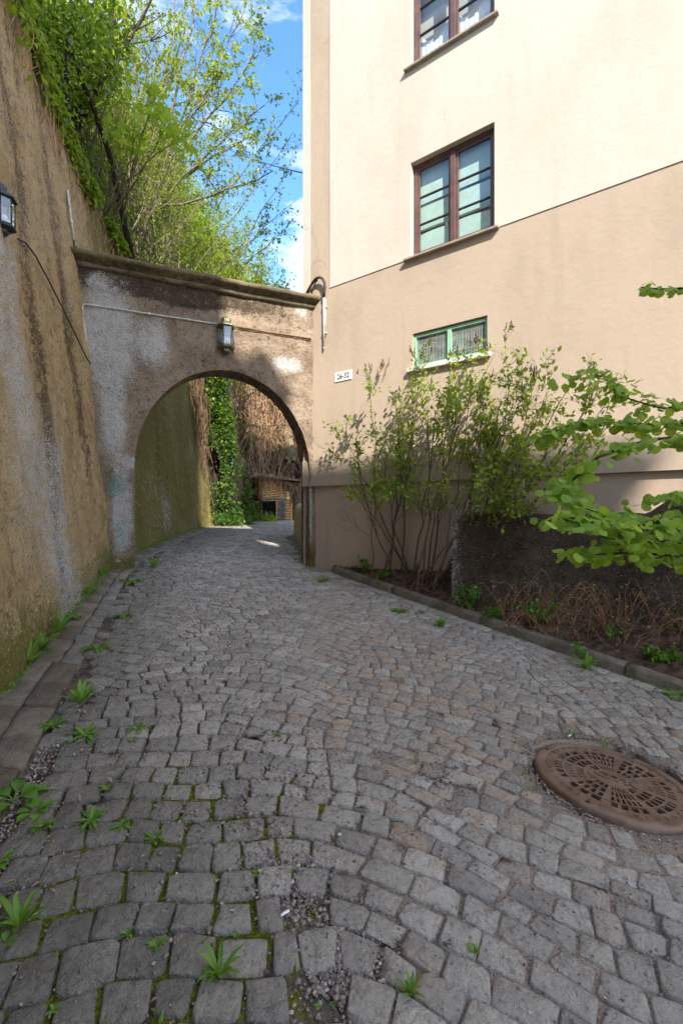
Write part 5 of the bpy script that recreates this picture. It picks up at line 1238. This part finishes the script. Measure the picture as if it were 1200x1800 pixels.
branch([(1240, 690, 3.6), (1170, 720, 3.6), (1100, 700, 3.6), (1080, 672, 3.6), (1040, 662, 3.6), (1000, 668, 3.6)], 175, 0.062, wid=.09)
branch([(1250, 500, 2.6), (1200, 507, 2.6), (1160, 508, 2.55), (1125, 505, 2.5)], 40, 0.047, wid=.02)
branch([(1240, 560, 3.0), (1205, 552, 3.0)], 10, 0.047, wid=.02)
# twigs with buds off the branch tip at right
# ------------------------------------------------------------ bed plants
def sprig(name, label, base, h, w_, n, size, lm=M_lf_weed, group=None, seed=1):
    r = np.random.default_rng(seed); segs = []
    for k in range(max(3, n//12)): segs += grow(np.array(base)+r.normal(0, w_*.12, 3)*[1, 1, 0], (r.normal(0, .5), r.normal(0, .5), 1), h*r.uniform(.6, 1.1), .004, r, 0, 1, 5, .25, .1, (2, 3), .6, .5)
    lp_, ldd = along(segs, 0, n/(len(segs)*h*.5), r, .015, 1.6)
    return plant(name, label, 'plant', base, segs, M_lf_weed, lm, lp_, ldd*.4, size, shape='oval', group=group, upb=.75, asp=.62)
bp = [(825, 1068, .28, .2, 120, .055, 'upright leafy plant by the left end of the low dark wall'), (870, 1085, .12, .3, 140, .04, 'low green plants on the kerb below the dark wall'),
      (945, 1090, .22, .25, 130, .05, 'leafy plant at the middle of the dark wall foot'), (640, 1003, .15, .25, 110, .05, 'small green plant at the left end of the planting bed'), (672, 1018, .10, .2, 70, .05, 'low plant between the kerb and the left lilac stems'),
      (985, 1012, .14, .12, 30, .035, 'pale young shoots sprouting on the face of the dark wall'), (1140, 1160, .16, .16, 70, .055, 'broad leaved plant near the right end of the bed'), (1075, 1120, .14, .14, 50, .04, 'small plant among the dry brambles'),
      (1010, 1150, .10, .12, 40, .04, 'tiny plant by the kerb below the dry brambles'), (735, 1003, .08, .12, 40, .045, 'tiny leafy plant between the two lilac shrubs'), (1180, 1165, .12, .1, 40, .05, 'leafy plant at the right photo edge in the bed')]
for i, (px_, py_, h, w_, n, sz_, lab) in enumerate(bp):
    u = (px_-600)/F; k = None
    for Yv in np.linspace(8, 2, 600):
        if CAMZ+(HOR-py_)/F*Yv > bedz(u*Yv, Yv): k = Yv; break
    k = k or 5; b_ = (u*k, k, bedz(u*k, k)); sprig('bed_plant', lab, b_, h, w_, n, sz_, group='small plants in the bed', seed=40+i)
# dry brambles
segs = []; r = np.random.default_rng(77)
for k in range(150):
    s = r.uniform(.7, 3.2); p = w0+T2*s+N2*r.uniform(.1, .45); z0_ = bedz(p[0], p[1]); ph = r.uniform(0, 6.28); L_ = r.uniform(.3, .9); H_ = r.uniform(.12, .5); pts = []
    for f in np.linspace(0, 1, 9): pts.append([p[0]+math.cos(ph)*L_*f*.8, p[1]+math.sin(ph)*L_*f*.25, z0_+H_*math.sin(f*math.pi*r.uniform(.85, .95))+.03*math.sin(f*9+ph)])
    segs.append((np.array(pts), np.linspace(.0038, .0015, 9), 1))
lp_, ldd = along(segs, 0, 3.2, r, .03)
M_bramble = simple('bramble_stem', (.27, .13, .085), .85, .15, var=.4, sc=12)
plant('dry_brambles', 'tangle of reddish dry bramble stems before the dark wall', 'bush', (float(w0[0]+1.5), float(w0[1]-1.2), .4), segs, M_bramble, M_lf_weed, lp_, ldd*.3, .035, asp=.6)
lt = MB(); a_ = r.uniform(0, nq-1, 2600).astype(int); b_ = r.uniform(0, nw-1, 2600).astype(int); hp = BV[a_, b_]+r.normal(0, .03, (2600, 3))*[1, 1, .2]+[0, 0, .01]
leaves(lt, hp, .045, droop=0, asp=.5, upb=.9); solo('leaf_litter', lt, simple('dead_leaf', (.17, .085, .045), .9, .1, var=.5, sc=3), 'brown dead leaves lying on the bed soil', None, kind='stuff')

# ------------------------------------------------------------ weeds in the joints
def ground_hit(px_, py_):
    for Yv in np.linspace(1.0, 24, 6000):
        x_ = (px_-600)/F*Yv
        if CAMZ+(HOR-py_)/F*Yv >= gz(x_, Yv): 
            prev = Yv; continue
    Ys = np.linspace(24, .8, 9000); xs_ = (px_-600)/F*Ys; zz = CAMZ+(HOR-py_)/F*Ys; k = np.argmax(zz >= gz(xs_, Ys)) ; return np.array([xs_[k], Ys[k], float(gz(xs_[k], Ys[k]))])
def rosette(kind, seed):
    r = np.random.default_rng(seed); mb = MB(); n = {'dandelion': 16, 'tall': 15, 'broad': 9, 'sprout': 9, 'tuft': 34}[kind]
    for k in range(n):
        a = k*2.4+r.normal(0, .25); el = {'dandelion': r.uniform(.15, .7), 'tall': r.uniform(.6, 1.25), 'broad': r.uniform(.3, .9), 'sprout': r.uniform(.3, 1.), 'tuft': r.uniform(.5, 1.35)}[kind]
        L_ = {'dandelion': r.uniform(.4, 1.1), 'tall': r.uniform(.5, 1.3), 'broad': r.uniform(.6, 1.), 'sprout': r.uniform(.4, .8), 'tuft': r.uniform(.5, 1.)}[kind]*.5
        wd_ = {'dandelion': .13, 'tall': .115, 'broad': .20, 'sprout': .16, 'tuft': .012}[kind]
        h = np.array([math.cos(a), math.sin(a), 0]); sd = np.array([-math.sin(a), math.cos(a), 0]); pts = []; S_ = 7
        for i in range(S_+1):
            f = i/S_; e = el-1.1*f*f*(.9 if kind != 'tall' else .6); 
            pts.append((pts[-1]+(h*math.cos(e)+ZZ*math.sin(e))*L_/S_) if pts else h*.012)
        Vv = []
        for i, p in enumerate(pts):
            f = i/S_; ww = wd_*({'broad': math.sin(min(1, max(0, f-.28)/.72)*math.pi)**.7 if f > .28 else .12, 'tuft': 1-f*.8}.get(kind, math.sin(math.pi*f**.75)**.8*(.45+.75*f)) )
            if kind == 'dandelion': ww *= (1 if i % 2 else .62)
            ww = max(ww, .006); Vv += [p-sd*ww*.5+ZZ*ww*.18, p-ZZ*0, p+sd*ww*.5+ZZ*ww*.18]
        mb.add(Vv, [[[3*i+c, 3*i+c+1, 3*i+c+4, 3*i+c+3] for i in range(S_) for c in (0, 1)]], tone=np.clip(r.normal(.5, .25), 0, 1))
    me = mb.mesh('weed_leaves', True); me.materials.append(M_lf_weed); return me
wmesh = {}
for kd_ in ('dandelion', 'tall', 'broad', 'sprout', 'tuft'):
    for v_ in range(3): wmesh[(kd_, v_)] = rosette(kd_, 100+len(wmesh))
weeds = [(95, 1275, 48, 'dandelion', 'bushy dandelion where the flagstone strip ends above the left corner'), (142, 1235, 62, 'tall', 'tall lush dandelion clump beside the flagstone strip'), (150, 1292, 60, 'dandelion', 'dandelion with reddish centre among the left setts'),
 (240, 1280, 40, 'dandelion', 'small dandelion left of the gravel band'), (234, 1302, 28, 'sprout', 'tiny broad leaved sprout under the small dandelion left of the gravel band'), (160, 1440, 58, 'dandelion', 'flat star shaped dandelion on the mossy left setts'),
 (25, 1405, 95, 'broad', 'large broad leaved weed at the left photo edge'), (62, 1425, 60, 'broad', 'round leaved weed beside the large weed at the left edge'), (72, 1455, 56, 'sprout', 'leggy weed below the large weed at the left edge'), (32, 1628, 85, 'tall', 'tall narrow leaved weed near the lower left edge'),
 (2, 1512, 50, 'broad', 'broad leaf weed cut by the left photo edge'), (6, 1662, 50, 'broad', 'low weed at the lower left photo edge'), (190, 1388, 40, 'sprout', 'creeping sprout in a mossy joint of the left setts'), (212, 1450, 42, 'dandelion', 'pale weed right of the flat star shaped dandelion'),
 (272, 1474, 52, 'sprout', 'branching weed in the joint above the large mossy setts'), (405, 1490, 26, 'tuft', 'small grass tuft at the edge of the gravel patch'), (452, 1534, 24, 'sprout', 'tiny sprout in the middle of the gravel patch'), (514, 1532, 24, 'tuft', 'thin tuft on the right of the gravel patch'),
 (385, 1712, 70, 'tall', 'long leaved weed in a joint at the bottom of the lane'), (275, 1662, 46, 'sprout', 'weed creeping between the big lower left setts'), (225, 1640, 34, 'sprout', 'small sprout left of the weed between the big setts'), (172, 1140, 55, 'dandelion', 'flat weed on the gutter edge in the left middle'),
 (232, 1022, 46, 'dandelion', 'low weed just in front of the arch left pier'), (272, 997, 34, 'tall', 'weed at the inner foot of the arch left pier'), (218, 1083, 36, 'dandelion', 'weed on the gravelly left road edge below the arch'), (830, 1668, 34, 'sprout', 'tiny weed in a joint at the lower right'),
 (722, 1745, 44, 'tall', 'narrow weed at the bottom right of centre'), (488, 1292, 22, 'sprout', 'tiny sprout in the centre of the lane'), (730, 1342, 30, 'tuft', 'grass tuft left of the gravel hole'), (918, 1362, 28, 'tuft', 'grass tuft on the left of the manhole cover'), (938, 1388, 26, 'tuft', 'grass tuft close to the left rim of the manhole cover'),
 (1008, 1292, 38, 'tuft', 'grass tuft behind the upper rim of the manhole cover'), (1065, 1308, 34, 'tuft', 'second grass tuft behind the manhole cover, further right'), (905, 1298, 24, 'tuft', 'grass tuft upper left of the manhole cover'), (1030, 1176, 46, 'tall', 'upright weed against the right kerb stone'),
 (1185, 1225, 40, 'broad', 'weed at the right photo edge below the kerb'), (568, 1022, 34, 'dandelion', 'weed at the left tip of the kerb by the house corner'), (700, 1074, 40, 'dandelion', 'weed in the setts below the lilac shrubs'), (775, 1102, 34, 'tall', 'upright weed at the kerb under the end of the dark wall'), (742, 1078, 26, 'sprout', 'tiny weed along the kerb left of the dark wall'),
 (505, 948, 26, 'tuft', 'sunlit grass tuft at the foot of the low yellowish wall'), (520, 985, 20, 'tuft', 'grass tuft in the shade inside the right arch pier'), (415, 1645, 22, 'sprout', 'sprout beside the pebbles at the lower centre'), (95, 1775, 30, 'sprout', 'sprout in the lower left corner'), (185, 1788, 28, 'sprout', 'sprout at the bottom edge between the big left setts'),
 (50, 1168, 70, 'tall', 'dense leafy clump against the wall foot, nearest to the viewer'), (76, 1140, 66, 'tall', 'tall leafy clump at the wall foot just behind the nearest clump'), (102, 1112, 58, 'tall', 'leafy clump at the wall foot, third from the viewer'), (132, 1086, 44, 'dandelion', 'spreading clump at the wall foot halfway to the arch'), (155, 1046, 42, 'tall', 'upright clump at the wall foot nearer the arch'), (180, 1012, 32, 'tall', 'small clump at the wall foot next to the arch pier')]
r = np.random.default_rng(5)
for i, (px_, py_, w_, kd_, lab) in enumerate(weeds):
    p = ground_hit(px_, py_); o = bpy.data.objects.new('weed', wmesh[(kd_, i % 3)]); C.objects.link(o); sc_ = w_/F*p[1]*1.3
    o.location = (p[0], p[1], p[2]-.004); o.scale = (sc_, sc_, sc_*(1.1 if kd_ == 'tall' else .9)); o.rotation_euler = (0, 0, r.uniform(0, 6.28)); tag(o, lab, 'weed', 'weeds growing in the lane')
# fine sprouts and moss tufts in the joints (uncountable)
sp = MB(); n = 2600; X_ = r.uniform(-1.7, .2, n); Y_ = r.uniform(1.0, 4.2, n); wgt = np.clip(1.1-np.hypot((X_+.6)/.8, (Y_-1.9)/1.3), 0, 1); k = (r.random(n) < wgt)
leaves(sp, np.column_stack([X_[k], Y_[k], gz(X_[k], Y_[k])-.020]), .030, droop=-.6, asp=.42, upb=.5)
yy = r.uniform(3.0, 12.5, 1400); leaves(sp, np.column_stack([wallx(yy)+r.uniform(.0, .10, 1400), yy, gz(wallx(yy), yy)+r.uniform(0, .03, 1400)]), .035, droop=-.6, asp=.35)
aa = r.uniform(0, 8, 900); pk = k0+kd*aa[:, None]+kn*r.uniform(.0, .05, (900, 1)); pk = pk[fbm(np.column_stack([pk*4, pk[:, :1]*0]), 2) > 0]; leaves(sp, np.column_stack([pk, gz(pk[:, 0], pk[:, 1])]), .03, droop=-.5, asp=.35)
solo('moss_sprouts', sp, M_lf_weed, 'fine moss and seedlings in the joints of the setts', None, kind='stuff')

# ------------------------------------------------------------ gravel
def pebbles(X_, Y_, size, lift=0.):
    n = len(X_); ico = np.array([[0, 0, 1], [.9, 0, .35], [.28, .85, .35], [-.72, .53, .35], [-.72, -.53, .35], [.28, -.85, .35], [.6, .5, -.5], [-.3, .8, -.5], [-.9, 0, -.5], [-.3, -.8, -.5], [.6, -.5, -.5]])
    T_ = np.array([[0, 1, 2], [0, 2, 3], [0, 3, 4], [0, 4, 5], [0, 5, 1], [1, 6, 2], [2, 6, 7], [2, 7, 3], [3, 7, 8], [3, 8, 4], [4, 8, 9], [4, 9, 5], [5, 9, 10], [5, 10, 1], [1, 10, 6]])
    s = size[:, None, None]*.5; V = ico[None]*s*r.uniform(.65, 1.2, (n, 11, 1))*r.uniform(.65, 1.2, (n, 1, 3)); th_ = r.uniform(0, 6.28, n); c_, s_ = np.cos(th_)[:, None], np.sin(th_)[:, None]
    x_ = V[..., 0]*c_-V[..., 1]*s_; y_ = V[..., 0]*s_+V[..., 1]*c_; z0_ = gz(X_, Y_)+lift+size*.22
    V = np.stack([x_+X_[:, None], y_+Y_[:, None], V[..., 2]*.8+z0_[:, None]], -1)
    return V.reshape(-1, 3), (np.arange(n)[:, None, None]*11+T_[None]).reshape(-1, 3), np.repeat(np.clip(r.normal(.42, .25, n), 0, 1), 11)
gv = MB()
def inroad(X_, Y_): return (X_ > road_l(Y_)+.02) & (X_ < road_r(Y_)) & (np.hypot(X_-mcx, Y_-mcy) > MHR+.01)
def addp(X_, Y_, a, b, lift=-.004):
    k = inroad(X_, Y_); X_, Y_ = X_[k], Y_[k]; V, T_, tn = pebbles(X_, Y_, r.uniform(a, b, len(X_)), lift); gv.add(V, [T_], tone=tn)
def blobp(cx, cy, sx_, sy_, n, a=.009, b=.023, lift=-.004, rot=0):
    x_, y_ = r.normal(0, sx_, n), r.normal(0, sy_, n); c_, s_ = math.cos(rot), math.sin(rot); addp(cx+x_*c_-y_*s_, cy+x_*s_+y_*c_, a, b, lift)
g1 = ground_hit(500, 1530); g2 = ground_hit(600, 1640); g3 = ground_hit(650, 1720); g4 = ground_hit(775, 1360)
blobp(g1[0], g1[1], .085, .075, 300, lift=-.010); blobp(g1[0], g1[1], .12, .10, 1400, .003, .008, lift=-.008); blobp(g2[0], g2[1], .11, .12, 1400, .003, .008, lift=-.008)
for hc in holes: blobp(hc[0], hc[1], .045, .045, 110, lift=-.018)
for hx, hy in ((.27, 2.72), (-.16, 1.72), (-.02, 1.5)): blobp(hx, hy, .05, .05, 260, lift=-.016)
blobp(g2[0], g2[1], .07, .08, 200, lift=-.010); blobp(g3[0], g3[1], .06, .06, 110, lift=-.010); blobp(g2[0]+.02, g2[1]-.12, .07, .06, 90, lift=-.010); blobp(g4[0], g4[1], .05, .045, 380); blobp(g1[0]-.1, g1[1]+.35, .25, .25, 450)
n = 900; an = r.uniform(0, 6.28, n); rd = MHR+.02+r.exponential(.03, n); addp(mcx+rd*np.cos(an), mcy+rd*np.sin(an), .008, .018, -.008)
n = 3600; Y_ = r.uniform(2.4, 7.0, n); fx = r.normal(.22, .09, n); addp(road_l(Y_)+(road_r(Y_)-road_l(Y_))*fx, Y_, .008, .018, -.004)
n = 6500; Y_ = 1.1+6.5*r.random(n)**1.3; fx = r.uniform(0, 1, n); addp(road_l(Y_)+(road_r(Y_)-road_l(Y_))*fx, Y_, .006, .014, .0)
n = 1800; Y_ = r.uniform(1.0, 2.6, n); addp(road_l(Y_)+r.exponential(.14, n), Y_, .008, .02, -.012)
solo('gravel', gv, M_peb, 'purple grey gravel scattered over the setts and heaped in their gaps', None, sm=False, kind='stuff')
# dead leaf bits and a cigarette end
db = MB(); n = 420; Y_ = r.uniform(1.1, 6, n); X_ = road_l(Y_)+r.exponential(.5, n); leaves(db, np.column_stack([X_, Y_, gz(X_, Y_)+.004]), .03, droop=0, asp=.3, upb=.95)
solo('dry_litter', db, M_straw, 'bits of dry leaf and twig lying along the left of the lane', None, kind='stuff')
for px_, py_, lab in ((500, 1610, 'white cigarette end on the gravel at the lower centre'), (1000, 1296, 'small white paper scrap above the manhole cover')):
    p = ground_hit(px_, py_); b_ = MB(); b_.tube([p+[-.012, -.01, .010], p+[.0, .0, .011], p+[.014, .012, .010]], .0045, 8); solo('cigarette_end', b_, M_white, lab, 'litter', tuple(p))
for o in list(C.objects):
    if o.parent is None and o.type == 'EMPTY' and not o.children: bpy.data.objects.remove(o)
print('objects', len(C.objects), 'tris', sum(len(o.data.loops)-2*len(o.data.polygons) for o in C.objects if o.type == 'MESH'))
